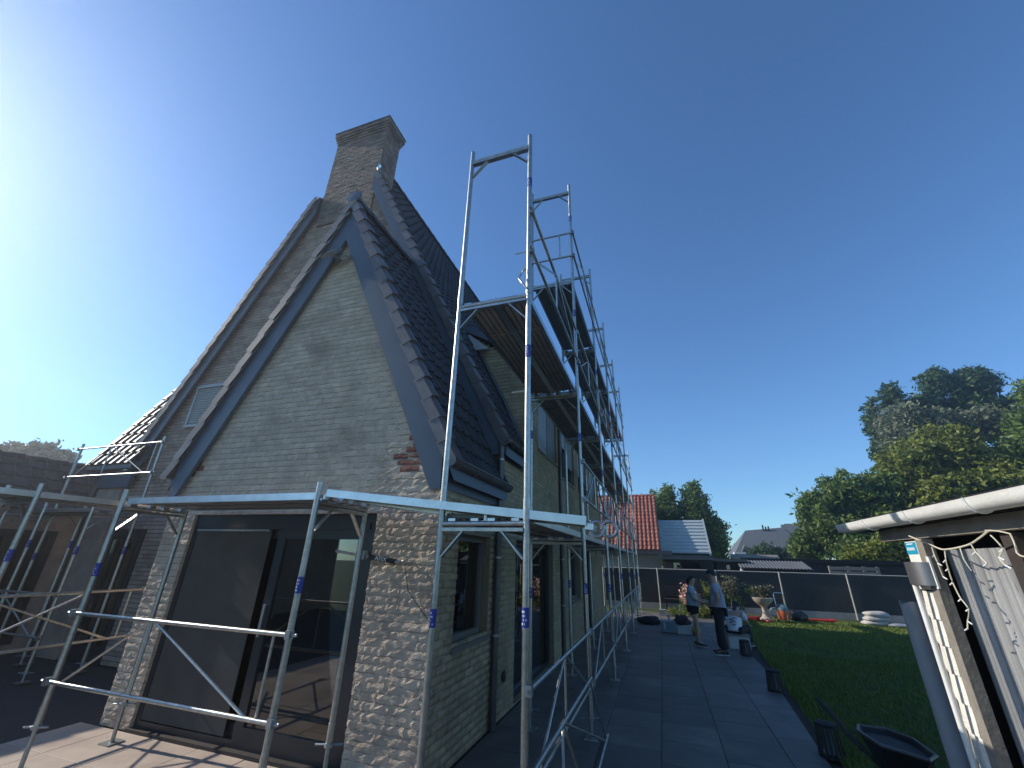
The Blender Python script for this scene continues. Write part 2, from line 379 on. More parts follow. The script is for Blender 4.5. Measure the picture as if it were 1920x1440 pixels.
# ================================================================== HOUSE
HX = -1.11; GY = .80; MY = 2.40; HW = 13.0; HE = 13.1
house = thing('brick_house', (-4.5, 6, 0), 'large steep gabled house of whitewashed brick with dark tiled roofs', 'house')
XC = -3.10; FS = 2.02; FRZ = 6.92          # front roof ridge, slope, height of tile surface at ridge
def froof(x): return FRZ - FS*abs(x-XC)
XM = -5.04; MS = 1.97; MRZ = 11.25
def mroof(x): return MRZ - MS*abs(x-XM)
DX0, DX1, DZ = -4.58, -1.88, 2.17           # sliding door opening
# --- front gable wall backing
gw = MB()
gw.box(-5.05, DX0, GY, GY+.28, 0, DZ); gw.box(DX1, HX, GY, GY+.28, 0, DZ)
gw.prism([(-5.05, DZ+.001), (HX, DZ+.001), (HX, 2.72), (XC, FRZ-.16), (-5.05, 2.72)], 'y', GY, GY+.28)
gable = gw.build('gable_wall', 'mortar', house)
def gspan(z):
    if z < DZ: return [(-5.05, DX0), (DX1, HX)]
    h = (FRZ-.2-z)/FS
    return [(max(-5.05, XC-h), min(HX, XC+h))]
gl = layout(-5.05, HX, 0, FRZ-.3, gspan, .5)
def isred(u, z, L):
    c = u+L/2
    return (-1.72 < c < -1.2 and 2.52 < z < 2.95 and c > -1.72+.55*max(0, z-2.7) and math.sin(c*37+z*91) > -.8) or (-5.0 < c < -4.78 and 2.62 < z < 2.95)
red = [b for b in gl if isred(*b)]
rest = [b for b in gl if not isred(*b)]
ind = [b for b in rest if b[1] < 2.60][:300-len(red)]
ind = sorted(rest, key=lambda b: ((b[0]+b[2]/2)-CP.x)**2+(GY-CP.y)**2+(b[1]-CP.z)**2*1.2)[:298-len(red)]
inds = set(ind); rest = [b for b in rest if b not in inds]
rnd = random.Random(3); var = []; LB = .2
for k in range(14):
    vs, fs = brick_geo(LB, CH-.006, .0042, .0072, rnd, 5, 2, wob=.007)
    mb = MB(); mb.add(vs, fs); var.append(mb.mesh('brick', 'paint_brick'))
redvar = []
for k in range(4):
    vs, fs = brick_geo(LB, CH-.014, .003, .010, rnd, 3, 2, wob=.003)
    mb = MB(); mb.add(vs, fs); redvar.append(mb.mesh('bare_brick', 'red_brick'))
fmG = frame_mat((0, GY, 0), (1, 0, 0), (0, -1, 0))
for u, z, L in ind:
    sx = (L+.003)/LB
    link('brick', R.choice(var), gable, mw=fmG @ Matrix.Translation((u-.0015, z+.004+R.uniform(-.003, .003), R.uniform(-.002, .002)-.001*max(0, min(1, (z-1.6)/.8)))) @ Matrix.Rotation(R.uniform(-.010, .010), 4, 'Z') @ Matrix.Diagonal((sx, 1, R.uniform(.7, 1.25)*(1.1 if z < 1.7 else .9), 1)))
for u, z, L in red:
    link('brick', R.choice(redvar), gable, mw=fmG @ Matrix.Translation((u+.006, z+.007, -.003+R.uniform(-.004, .004))) @ Matrix.Diagonal(((L-.012)/LB, 1, 1, 1)))
brick_stuff('brick_courses', rest, (0, GY, 0), (1, 0, 0), (0, -1, 0), 'paint_brick', gable, .0030, .0075, 4, 2, joint=.010, wob=.004, seed=5, gap=-.1)
# --- main gable wall
mg = MB(); mg.prism([(-9.0, 0), (-5.06, 0), (-5.06, 2.45), (HX-.285, 2.45), (HX-.285, 3.1), (-1.2, 3.2), (XM, MRZ-.3), (-8.9, 3.4), (-9.0, 3.3)], 'y', MY, MY+.3)
maing = mg.build('main_gable_wall', 'mortar_dark', house)
def mspan(z):
    h = (MRZ-.35-z)/MS
    sp = [(max(-9.0, XM-h), min(HX, XM+h))]
    # hidden behind the front wing
    if z < 2.7: sp = spans_sub(sp, (-4.9, HX+.1))
    elif z < FRZ: hh = (FRZ-.4-z)/FS; sp = spans_sub(sp, (XC-hh, XC+hh)) if hh > 0 else sp
    for (a, b, c, d) in MOPEN:
        if c < z < d: sp = spans_sub(sp, (a, b))
    return sp
MOPEN = [(-8.9, -8.0, 0, 2.1), (-7.88, -6.95, 4.06, 4.88)]
ml = layout(-9.0, HX, 0, MRZ-.5, mspan)
brick_stuff('brick_courses', ml, (0, MY, 0), (1, 0, 0), (0, -1, 0), 'main_brick', maing, .0015, .010, 1, 1, joint=.012, seed=8)
# dark door in the main gable
d = MB(); d.box(-8.9, -8.0, MY-.02, MY+.05, 0, 2.1); dd = d.build('back_door', 'anthracite', house)
d = MB(); d.box(-8.78, -8.12, MY-.035, MY-.022, .25, 1.95); d.build('glass_pane', 'glass', dd)
# roller shutter window high in the main gable
shw = MB()
shw.box(-7.92, -6.9, MY-.06, MY+.04, 4.86, 4.93); shw.box(-7.92, -6.9, MY-.07, MY+.04, 4.02, 4.06); shw.box(-7.92, -7.87, MY-.05, MY+.04, 4.06, 4.86)
swo = shw.build('attic_window', 'shutter', house)
for k in range(16):
    mb = MB(); mb.tube((-7.87, MY-.012, 4.085+k*.05), (-6.95, MY-.012, 4.085+k*.05), .024, 6); mb.build('shutter_slat', 'shutter', swo)
# --- side wall (X = HX) with openings: (y0,y1,z0,z1)
SO = [(1.2, 2.12, .95, 2.0), (3.15, 5.5, .02, 2.02), (7.3, 8.5, .9, 2.0), (9.4, 10.5, .02, 2.02), (4.42, 6.0, 3.72, 4.75), (6.35, 8.1, 3.55, 4.75), (8.7, 10.2, 3.55, 4.75), (10.9, 12.2, 3.55, 4.75)]
def side_top(y): return 2.42 if y < 2.42 else 3.1 if y < 3.5 else 5.12
ys = sorted(set([GY+.281, 2.42, 3.5, HW]+[v for o_ in SO for v in o_[:2]])); zs = sorted(set([0, 2.42, 3.1, 5.12]+[v for o_ in SO for v in o_[2:]]))
sw = MB()
for i in range(len(ys)-1):
    for j in range(len(zs)-1):
        yc, zc = (ys[i]+ys[i+1])/2, (zs[j]+zs[j+1])/2
        if zc > side_top(yc): continue
        if any(o_[0] < yc < o_[1] and o_[2] < zc < o_[3] for o_ in SO): continue
        sw.box(HX-.28, HX, ys[i], ys[i+1], zs[j], zs[j+1])
side = sw.build('side_wall', 'mortar_side', house)
def sspan(z):
    a = GY if z < 2.42 else 2.42 if z < 3.1 else 3.5
    sp = [(a, HW)] if z < 5.12 else []
    for o_ in SO:
        if o_[2] < z < o_[3]: sp = spans_sub(sp, (o_[0], o_[1]))
    return sp
sll = layout(GY, HW, 0, 5.1, sspan)
near = [b for b in sll if b[0] < 2.5 and b[1] < 2.5]
sinds = set(sorted(near, key=lambda b: b[0])[:260]); srest = [b for b in sll if b not in sinds]
svar = []
for k in range(10):
    vs, fs = brick_geo(LB, CH-.010, .003, .009, rnd, 3, 2, wob=.0035)
    mb = MB(); mb.add(vs, fs); svar.append(mb.mesh('brick', 'side_brick', smooth='all'))
fmS = frame_mat((HX, 0, 0), (0, 1, 0), (1, 0, 0))
for u, z, L in sinds:
    link('brick', R.choice(svar), side, mw=fmS @ Matrix.Translation((u+.004, z+.005+R.uniform(-.003, .003), R.uniform(-.003, .002))) @ Matrix.Diagonal(((L-.008)/LB, 1, R.uniform(.7, 1.3), 1)))
brick_stuff('brick_courses', srest, (HX, 0, 0), (0, 1, 0), (1, 0, 0), 'side_brick', side, .0018, .008, 2, 1, joint=.011, seed=9)
# rear wall, left wall, plinth of the wing (seen only from elsewhere)
bw = MB(); bw.box(-9.0, HX-.281, HW-.28, HW, 0, 5.1); bw.prism([(-9.0, 5.1), (HX-.281, 5.1), (XM, MRZ-.3)], 'y', HW-.28, HW); bw.box(-9.0, -8.72, MY+.301, HW-.281, 0, 3.3)
bw.box(-5.05, -4.8, GY+.281, MY-.001, 0, 2.7)
bw.build('rear_wall', 'main_brick', house)
# --- dormer cheek (faces the camera above the side roof)
ck = MB(); ck.prism([(HX-.281, 3.3), (HX-.281, 5.2), (-2.2, 5.85), (-2.6, 5.85), (-2.6, 6.0), (-1.9, 4.5)], 'y', 3.501, 3.74); ck.box(HX-.281, HX-.002, 3.505, 3.74, 3.1, 5.119)
chk = ck.build('dormer_cheek', 'mortar_dark', house)
def cspan(z):
    xl = XM+(MRZ-.02-z)/MS
    xr = HX if z < 5.1 else HX-(z-5.1)/.65
    return [(xl, xr)] if xr > xl else []
brick_stuff('brick_courses', layout(-2.6, HX, 3.3, 5.85, cspan), (0, 3.5, 0), (1, 0, 0), (0, -1, 0), 'side_brick', chk, .0015, .009, 1, 1, seed=10)
dr = MB(); dr.prism([(-.82, 5.05), (-.82, 5.2), (-2.3, 6.02), (-3.0, 6.02), (-3.0, 5.86), (-2.25, 5.86)], 'y', 3.36, HE); dr.build('dormer_roof', 'slate_paint', house)
dz = MB(); dz.prism([(-1.78, 5.42), (-2.22, 5.80), (-2.22, 5.42)], 'y', 3.32, 3.355); dz.build('eave_end', 'shutter', house)
fl = MB(); fl.path([V(-1.12+.0, 3.47, 3.5), V(-1.45, 3.47, mroof(-1.45)+.12), V(-2.2, 3.47, mroof(-2.2)+.12)], .045, 6); fl.build('flashing', 'zinc', house)

# ------------------------------------------------------------------ roofs
def roof_frame(xr, zr, slope, sgn, y0):
    """local x = along +Y, y = up the slope, z = outward normal; origin at the ridge line, y0"""
    c = 1/math.sqrt(1+slope*slope); s_ = slope*c
    U = V(0, 1, 0); Up = V(-sgn*c, 0, s_); Nn = V(sgn*s_, 0, c)
    return Matrix(((U.x, Up.x, Nn.x, xr), (U.y, Up.y, Nn.y, y0), (U.z, Up.z, Nn.z, zr), (0, 0, 0, 1)))
TL = .28; TW = .2075
def tile_geo(w_, l_, hump=.026):
    """flat interlocking tile with a raised roll on one side; thick front lip"""
    prof = [(0, .010), (.10, .034), (.20, .036), (.30, .012), (.62, .006), (1.0, .012)]
    vs = []; n = len(prof)
    for yy, lift in ((-.03, .016), (l_, -.012)):
        for px, pz in prof: vs.append((px*w_, yy, pz*1.0+lift))
    for px, pz in prof: vs.append((px*w_, -.03, pz-.012))
    fs = [(i, i+1, n+i+1, n+i) for i in range(n-1)]+[(i+1, i, 2*n+i, 2*n+i+1) for i in range(n-1)]
    vs += [(0, l_, -.03), (w_, l_, -.03)]
    fs += [(0, n, 3*n, 2*n), (n-1, 3*n-1, 3*n+1, 2*n-1)]
    return vs, fs
vs_, fs_ = tile_geo(TW, TL); tmb = MB(); tmb.add(vs_, fs_); TILE = tmb.mesh('roof_tile', 'tile', smooth=True, fix=False)
# verge tile: covers the edge and drops over the bargeboard
def verge_geo():
    w_, l_ = .13, TL
    pr = [(-.05, -.10), (-.05, .02), (-.01, .05), (.07, .05), (.10, .02)]
    vs = []; n = len(pr)
    for yy, lift in ((-.035, .022), (l_, -.012)):
        for a_, b_ in pr: vs.append((a_-(.006 if yy < 0 else 0), yy, b_+lift))
    for a_, b_ in pr: vs.append((a_+.012, -.035, b_-.008))
    fs = [(i, i+1, n+i+1, n+i) for i in range(n-1)]+[(i+1, i, 2*n+i, 2*n+i+1) for i in range(n-1)]
    return vs, fs
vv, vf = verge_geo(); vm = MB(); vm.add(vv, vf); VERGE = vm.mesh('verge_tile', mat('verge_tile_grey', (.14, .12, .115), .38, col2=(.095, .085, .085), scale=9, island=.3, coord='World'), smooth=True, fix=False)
vm2 = MB(); vm2.add(vv, vf); VERGE_L = vm2.mesh('verge_tile', mat('verge_tile_painted_sun', (.20, .175, .16), .5, col2=(.15, .13, .12), scale=9, island=.2, coord='World'), smooth=True, fix=False)  # paler verge tile copy: sunlight on left slopes is put into the colour
def tiles(parent, fmx, rows, cols, keep, individual):
    bulk = MB()
    for r in range(rows):
        for c in range(cols):
            if not keep(r, c): continue
            mm = fmx @ Matrix.Translation((c*TW, -(r+1)*TL, R.uniform(-.002, .003))) @ Matrix.Rotation(R.uniform(-.006, .006), 4, 'Z')
            if individual(r, c): link('roof_tile', TILE, parent, mw=mm)
            else: bulk.add([mm @ Vector(v) for v in vs_], fs_)
    if bulk.v: bulk.build('tile_field', 'tile', parent, smooth=True, kind='stuff', fix=False)
FY0 = .76
# front roof slabs
fr_ = MB()
for sgn in (1, -1):
    xe = XC+sgn*2.10
    fr_.prism([(XC, FRZ-.03), (xe, froof(xe)-.03), (xe, froof(xe)-.20), (XC, FRZ-.22)], 'y', FY0, MY-.002)
froofo = fr_.build('front_roof', 'slate_paint', house)
mR = roof_frame(XC, FRZ, FS, 1, FY0+.06); mL = roof_frame(XC, FRZ, FS, -1, FY0+.06)
tiles(froofo, mR, 17, 8, lambda r, c: True, lambda r, c: True)
tiles(froofo, mL, 17, 8, lambda r, c: True, lambda r, c: False)
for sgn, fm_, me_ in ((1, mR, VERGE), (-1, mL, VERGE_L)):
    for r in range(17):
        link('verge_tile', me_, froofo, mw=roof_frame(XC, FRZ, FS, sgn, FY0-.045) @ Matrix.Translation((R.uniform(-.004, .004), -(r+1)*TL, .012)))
# ridge tiles with the disc end
for k in range(5):
    mb = MB(); prf = [(-.11, -.10), (-.085, -.005), (-.04, .045), (.04, .045), (.085, -.005), (.11, -.10)]
    y0 = FY0-.06+k*.34; y1 = y0+.345
    mb.add([(XC+a_, y0, FRZ+.05+b_+.01) for a_, b_ in prf]+[(XC+a_*.95, y1, FRZ+.05+b_-.006) for a_, b_ in prf], [(i, i+1, 7+i, 6+i) for i in range(5)]+[(5, 4, 3, 2, 1, 0)])
    mb.build('ridge_tile', 'tile', froofo, smooth=True)
mb = MB(); mb.lathe([(.02, -.012), (.12, -.012), (.128, 0), (.12, .02), (.03, .026)], n=20, m=Matrix.Translation((XC, FY0-.075, FRZ+.04)) @ Matrix.Diagonal((1.15, 1, .95, 1)) @ Matrix.Rotation(math.pi/2, 4, 'X'))
mb.build('ridge_end_cap', 'slate_paint', froofo, smooth=True)
# bargeboards of the front gable
HB = .29
for sgn in (1, -1):
    P = lambda dx, z: (XC+sgn*dx, z)
    xo = 1.97
    poly = [P(xo, 2.39), P(xo-.115, 2.39), P(0, 2.39+FS*(xo-.115)-.005), P(0, FRZ-.09), P(xo, FRZ-.09-FS*xo)]
    mb = MB(); mb.prism(poly, 'y', FY0-.045, FY0-.005); mb.build('bargeboard', 'slate_paint', house)
    mb = MB(); mb.tube((XC+sgn*.05, FY0-.052, FRZ-.115-FS*.05), (XC+sgn*xo, FY0-.052, FRZ-.115-FS*xo), .006, 6); mb.build('edge_trim', 'alu', house)
# frieze, gutter, downpipe of the front wing
mb = MB(); mb.box(HX-.02, HX+.025, FY0-.004, MY+.02, 2.40, 2.66); mb.build('frieze_board', 'slate_paint', house)
def gutter(x, y0, y1, z, r=.062, m='zinc', parent=None, name='gutter', axis='y', brack=.45):
    mb = MB(); n = 9; pr = [(math.cos(math.pi+math.pi*i/n)*r, math.sin(math.pi+math.pi*i/n)*r) for i in range(n+1)]
    pr = [(-r-.004, .012)]+pr+[(r+.004, .01), (r+.014, .018), (r+.016, .004)]
    k = len(pr); vs = [(x+a_, y, z+b_) for y in (y0, y1) for a_, b_ in pr]
    inn = [(x+a_*.93, y, z+b_*.93+.002) for y in (y0, y1) for a_, b_ in pr]
    mb.add(vs, [(i, i+1, k+i+1, k+i) for i in range(k-1)]); mb.add(inn, [(i+1, i, k+i, k+i+1) for i in range(k-1)])
    for y in (y0, y1): mb.add([(x+a_, y, z+b_) for a_, b_ in pr[:n+2]], [tuple(range(n+2))])
    go = mb.build(name, m, parent, smooth=True)
    y = y0+.12
    while y < y1:
        b = MB(); b.path([(x+a_*1.07, y, z+b_*1.07) for a_, b_ in pr[:n+3]], .006, 5); b.build('gutter_bracket', m, go); y += brack
    return go
gutter(HX+.125, .62, 2.42, 2.66, parent=house)
gutter(HX+.125, 2.2, 3.46, 3.32, parent=house)
mb = MB(); mb.box(HX-.02, HX+.025, MY+.02, 3.49, 3.08, 3.30); mb.build('frieze_board', 'slate_paint', house)
def downpipe(x, y, z0, z1, r=.04, m='zinc'):
    mb = MB(); mb.tube((x, y, z0), (x, y, z1), r, 12); p = mb.build('downpipe', m, house, smooth=True)
    for z in (z0+.9, z0+1.75, z1-.25):
        b = MB(); b.tube((x, y, z-.012), (x, y, z+.012), r+.006, 12); b.build('pipe_clip', 'galv_dull', p, smooth=True)
downpipe(HX+.055, 2.26, .02, 3.27)
downpipe(HX+.05, 6.15, .02, 5.0)
downpipe(HX+.05, 8.85, .02, 5.0)
# main roof
mr_ = MB(); MY0 = 2.31
for sgn in (1, -1):
    for xa, xe, ya, yb in ((XM, XM+sgn*.84, 2.62, HE), (XM+sgn*.84, XM+sgn*4.04, MY0, 3.5 if sgn > 0 else HE), (XM+sgn*.84, XM+sgn*3.0, 3.5, HE)):
        if xa == xe or (sgn < 0 and ya == 3.5): continue
        mr_.prism([(xa, mroof(xa)-.03), (xe, mroof(xe)-.03), (xe, mroof(xe)-.2), (xa, mroof(xa)-.2)], 'y', ya, yb)
mroofo = mr_.build('main_roof', 'slate_paint', house)
mmR = roof_frame(XM, MRZ, MS, 1, MY0+.06); mmL = roof_frame(XM, MRZ, MS, -1, MY0+.06)
dl = math.sqrt(1+MS*MS)
def keepR(r, c):
    y = MY0+.06+c*TW; z = MRZ-(r+.5)*TL*MS/dl
    if (y > 3.3 and z < 5.95) or (r < 6 and y < 2.96) or y > HE-.1: return False
    return True
tiles(mroofo, mmR, 32, 53, keepR, lambda r, c: c < 3 or (c < 5 and 8 < r < 24))
tiles(mroofo, mmL, 32, 51, lambda r, c: not (r < 6 and c < 4), lambda r, c: False)
for sgn in (1, -1):
    for r in range(6 if sgn > 0 else 7, 32):
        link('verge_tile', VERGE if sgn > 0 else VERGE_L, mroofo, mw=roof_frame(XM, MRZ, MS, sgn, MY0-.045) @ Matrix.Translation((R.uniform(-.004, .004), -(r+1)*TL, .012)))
for k in range(28):
    mb = MB(); y0 = 3.02+k*.35; y1 = y0+.355
    mb.add([(XM+a_, y0, MRZ+.05+b_+.01) for a_, b_ in prf]+[(XM+a_*.95, y1, MRZ+.05+b_-.006) for a_, b_ in prf], [(i, i+1, 7+i, 6+i) for i in range(5)]+[(5, 4, 3, 2, 1, 0)])
    mb.build('ridge_tile', 'tile', mroofo, smooth=True)
for sgn in (1, -1):
    P = lambda dx, z: (XM+sgn*dx, z)
    xo = 3.96; xi = .67 if sgn > 0 else .83
    poly = [P(xo, 3.10), P(xo-.13, 3.10), P(xi, 3.10+MS*(xo-.13-xi)), P(xi, MRZ-.09-MS*xi), P(xo, MRZ-.09-MS*xo)]
    mb = MB(); mb.prism(poly, 'y', MY0-.045, MY0-.005); mb.build('bargeboard', 'slate_paint', house)
    mb = MB(); mb.tube((XM+sgn*xi, MY0-.052, MRZ-.115-MS*xi), (XM+sgn*xo, MY0-.052, MRZ-.115-MS*xo), .006, 6); mb.build('edge_trim', 'alu', house)
# left wing roof that falls towards the camera
wg = MB(); wg.prism([(2.2, 3.36), (2.2, 3.2), (5.4, 9.2), (5.4, 9.5)], 'x', -9.95, -8.6); wing = wg.build('wing_roof', 'slate_paint', house)
wm = Matrix(((-1, 0, 0, -8.62), (0, .447, -.894, 2.12), (0, .894, .447, 3.27), (0, 0, 0, 1)))
for r in range(9):
    for c in range(6):
        mm = wm @ Matrix.Translation((c*.225, r*TL+.03, .05)) @ Matrix.Diagonal((1.08, 1, 1, 1))
        link('wing_tile', TILE, wing, mw=mm)
mb = MB(); mb.box(-9.98, -8.62, 2.1, 2.22, 3.2, 3.34); mb.build('wing_gutter', 'zinc', house)
mb = MB(); mb.box(-9.85, -9.001, 2.3, 2.7, 0, 3.05); mb.build('wing_wall', 'main_brick', house)
mb = MB(); mb.box(-9.8, -8.75, 2.235, 2.299, 2.86, 3.2); mb.build('wing_frieze', 'slate_paint', house)
mb = MB(); mb.path([(-9.75, 2.19, 3.2), (-9.75, 2.24, 3.0), (-9.75, 2.26, 2.9), (-9.75, 2.26, .02)], .045, 10); mb.build('downpipe', 'zinc', house, smooth=True)
# --- chimney: stepped brick stack flush with the gable
CX0, CX1, CY0, CY1, CZ0, CZ1 = -5.86, -4.38, MY-.04, 2.93, 9.3, 11.74
cm = MB(); cm.box(CX0+.012, CX1-.012, CY0+.012, CY1-.012, CZ0-.6, CZ1-.02)
chim = cm.build('chimney', 'mortar_dark', house)
def corb(z): # corbel outwards towards the top
    d = CZ1-z
    return .075 if d < .16 else .055 if d < .23 else .035 if d < .30 else .016 if d < .37 else 0
cb = MB(); rnd2 = random.Random(21); z = CZ0-.56; j = 0
while z < CZ1-.01:
    e = corb(z+.03)
    for (o_, U, Nn, L) in (((CX0-e, CY0-e, 0), (1, 0, 0), (0, -1, 0), CX1-CX0+2*e), ((CX1+e, CY0-e, 0), (0, 1, 0), (1, 0, 0), CY1-CY0+2*e), ((CX1+e, CY1+e, 0), (-1, 0, 0), (0, 1, 0), CX1-CX0+2*e), ((CX0-e, CY1+e, 0), (0, -1, 0), (-1, 0, 0), CY1-CY0+2*e)):
        fm_ = frame_mat(o_, U, Nn); u = -BL/2 if j % 2 else 0
        while u < L:
            a_, b_ = max(0, u), min(L, u+BL)
            if b_-a_ > .03:
                v2, f2 = brick_geo(b_-a_-.011, CH-.011, .002, .012*rnd2.uniform(.5, 1.3), rnd2, 1, 1, depth=.06+e)
                cb.add([fm_ @ V(p+a_+.0055, q+z+.0055, n_-.012) for p, q, n_ in v2], f2)
            u += BL
    z += CH; j += 1
cb.build('brick_courses', 'chimney_brick', chim, kind='stuff', fix=False)
mb = MB(); mb.box(CX0-.085, CX1+.085, CY0-.085, CY1+.085, CZ1, CZ1+.025); mb.build('coping_slab', 'zinc', chim)
mb = MB(); mb.path([(CX1+.02, CY0-.02, 10.15), (CX1+.05, CY0-.04, 10.05), (CX1+.03, CY0-.05, 9.98), (CX1+.075, CY0-.05, 9.9), (CX1+.06, CY0-.05, 9.84)], [.03, .045, .03, .04, .02], 6); mb.build('lead_flashing', 'alu', chim)

# ------------------------------------------------------------------ sliding door
FYD = GY+.035
sd = MB()
for a_ in ((DX0, DX1, FYD, FYD+.1, DZ-.10, DZ-.001), (DX0, DX0+.07, FYD, FYD+.1, .0, DZ-.10), (DX1-.09, DX1, FYD, FYD+.1, 0, DZ-.10), (DX0+.07, DX1-.09, FYD, FYD+.1, 0, .09), (DX0+.07, DX1-.09, FYD-.015, FYD+.1, DZ-.16, DZ-.101)):
    sd.box(*a_)
door = sd.build('sliding_door', 'anthracite', house)
def leaf(x0, x1, y, z0, z1, st=.09, inner='glass', nm='door_leaf'):
    m_ = MB()
    m_.box(x0, x0+st, y, y+.05, z0, z1); m_.box(x1-st, x1, y, y+.05, z0, z1); m_.box(x0+st, x1-st, y, y+.05, z0, z0+.11); m_.box(x0+st, x1-st, y, y+.05, z1-.10, z1)
    lo = m_.build(nm, 'anthracite', door)
    return lo
leaf(DX0+.07, -3.12, FYD+.055, .09, DZ-.16)
leaf(-3.2, DX1-.09, FYD+.0, .09, DZ-.16, st=.11)
mb = MB(); mb.box(DX0+.16, -3.2, FYD+.075, FYD+.083, .2, DZ-.26); mb.build('glass_pane', 'glass', door)
mb = MB(); mb.box(-3.09, DX1-.2, FYD+.02, FYD+.028, .2, DZ-.26); mb.build('glass_pane', 'glass', door)
mb = MB(); mb.box(DX0+.075, -3.32, FYD+.005, FYD+.012, .1, DZ-.17); mb.build('insect_screen', 'screen', door)
mb = MB(); mb.box(DX0+.075, -3.34, FYD-.012, FYD+.0, DZ-.185, DZ-.165); mb.build('screen_rail', 'galv_dull', door)
mb = MB(); mb.box(DX0-.02, DX1+.02, GY-.03, FYD+.1, -.02, .03); mb.build('door_sill', 'darkwood', house)
mb = MB(); mb.box(-3.16, -3.13, FYD-.03, FYD-.001, .95, 1.25); mb.build('door_handle', 'galv_dull', door)
# room behind the door
rm = MB(); rm.box(-4.9, HX-.29, GY+.3, GY+.305, 2.3, 2.301)
rx0, rx1, ry0, ry1 = -4.78, HX-.29, GY+.285, 6.3
rm = MB()
rm.quad((rx0, ry0, .02), (rx1, ry0, .02), (rx1, ry1, .02), (rx0, ry1, .02)); rfl = rm.build('room_floor', 'floorint', house)
rm = MB(); rm.quad((rx0, ry0, 2.35), (rx1, ry0, 2.35), (rx1, ry1, 2.35), (rx0, ry1, 2.35)); rm.quad((rx0, ry1, 0), (rx1, ry1, 0), (rx1, ry1, 2.35), (rx0, ry1, 2.35)); rm.quad((rx0, ry0, 0), (rx0, ry1, 0), (rx0, ry1, 2.35), (rx0, ry0, 2.35))
rm.build('room_wall', 'wallint', house, fix=False)
rad = thing('radiator', (-2.9, 6.2, .1), 'white ribbed radiator on the wall of the dim room', 'radiator')
for k in range(9):
    mb = MB(); mb.box(-3.2+k*.075, -3.2+k*.075+.045, 6.12, 6.2, .25, 1.0); mb.build('radiator_rib', 'white', rad)
mb = MB(); mb.box(-3.22, -2.55, 6.1, 6.22, 1.0, 1.04); mb.box(-3.22, -2.55, 6.14, 6.2, .2, .25); mb.build('radiator_rail', 'white', rad)
tb = thing('table', (-2.4, 3.4, .02), 'low pine topped table inside behind the sliding glass door', 'table')
mb = MB(); mb.box(-2.9, -1.9, 3.0, 3.7, .72, .76); mb.build('table_top', 'pine', tb)
for a_, b_ in ((-2.85, 3.05), (-1.95, 3.05), (-2.85, 3.65), (-1.95, 3.65)):
    mb = MB(); mb.box(a_-.03, a_+.03, b_-.03, b_+.03, .02, .72); mb.build('leg', 'darkwood', tb)

# ------------------------------------------------------------------ side windows and doors
def side_window(y0, y1, z0, z1, fm='frame_brown', name='window', sill=True, st=.07, mull=None, rec=.09):
    m_ = MB(); x1 = HX-rec; x0 = x1-.07
    m_.box(x0, x1, y0, y0+st, z0, z1); m_.box(x0, x1, y1-st, y1, z0, z1); m_.box(x0, x1, y0+st, y1-st, z0, z0+st); m_.box(x0, x1, y0+st, y1-st, z1-st, z1)
    if mull: m_.box(x0, x1, mull-.04, mull+.04, z0+st, z1-st)
    o_ = m_.build(name, fm, house)
    m_ = MB(); m_.box(x0+.02, x0+.028, y0+st, y1-st, z0+st, z1-st); m_.build('glass_pane', 'glass', o_)
    if sill: m_ = MB(); m_.box(HX-rec-.02, HX+.03, y0-.03, y1+.03, z0-.05, z0-.002); m_.build('window_sill', 'frame_brown', o_)
    return o_
side_window(*SO[0]); side_window(*SO[1], fm='anthracite', name='patio_door', sill=False, mull=4.3); side_window(*SO[2]); side_window(*SO[3], fm='anthracite', name='patio_door', sill=False)
for (y0, y1, z0, z1), lo in ((SO[4], 1), (SO[5], .35), (SO[6], .6), (SO[7], 1)):
    wdo = side_window(y0, y1, z0, z1, fm='frame_brown', mull=(y0+y1)/2, rec=.05)
    ym = (y0+y1)/2; n = int((z1-z0)*lo/.055)
    for k in range(n):
        mb = MB(); zz = z1-.05-k*.055; mb.box(HX-.045, HX-.028, y0+.06, ym-.03, zz-.044, zz); mb.build('shutter_slat', 'shutter', wdo)
    mb = MB(); mb.box(HX-.045, HX-.03, ym+.03, y1-.06, z0+.05 if lo == 1 else z0+.4, z1-.05); mb.build('shutter_panel', 'frame_brown', wdo)
rm = MB(); rm.quad((HX-.285, .9, 0), (HX-.285, .9, 2.3), (HX-.285, .91, 2.3), (HX-.285, .91, 0))
dk = MB(); dk.box(-2.6, -2.58, 6.8, 13, 0, 5); dk.box(-2.6, -1.4, 6.6, 6.62, 0, 5); dk.box(-2.6, -2.58, 3.76, 6.6, 3.3, 5); dk.build('inner_partition', 'wallint', house)
vt = MB(); vt.lathe([(.05, 0), (.06, .01), (.06, .02), (.02, .03)], n=14, m=Matrix.Translation((HX+.005, 2.72, .42)) @ Matrix.Rotation(math.pi/2, 4, 'Y')); vt.build('wall_vent', 'black', house)

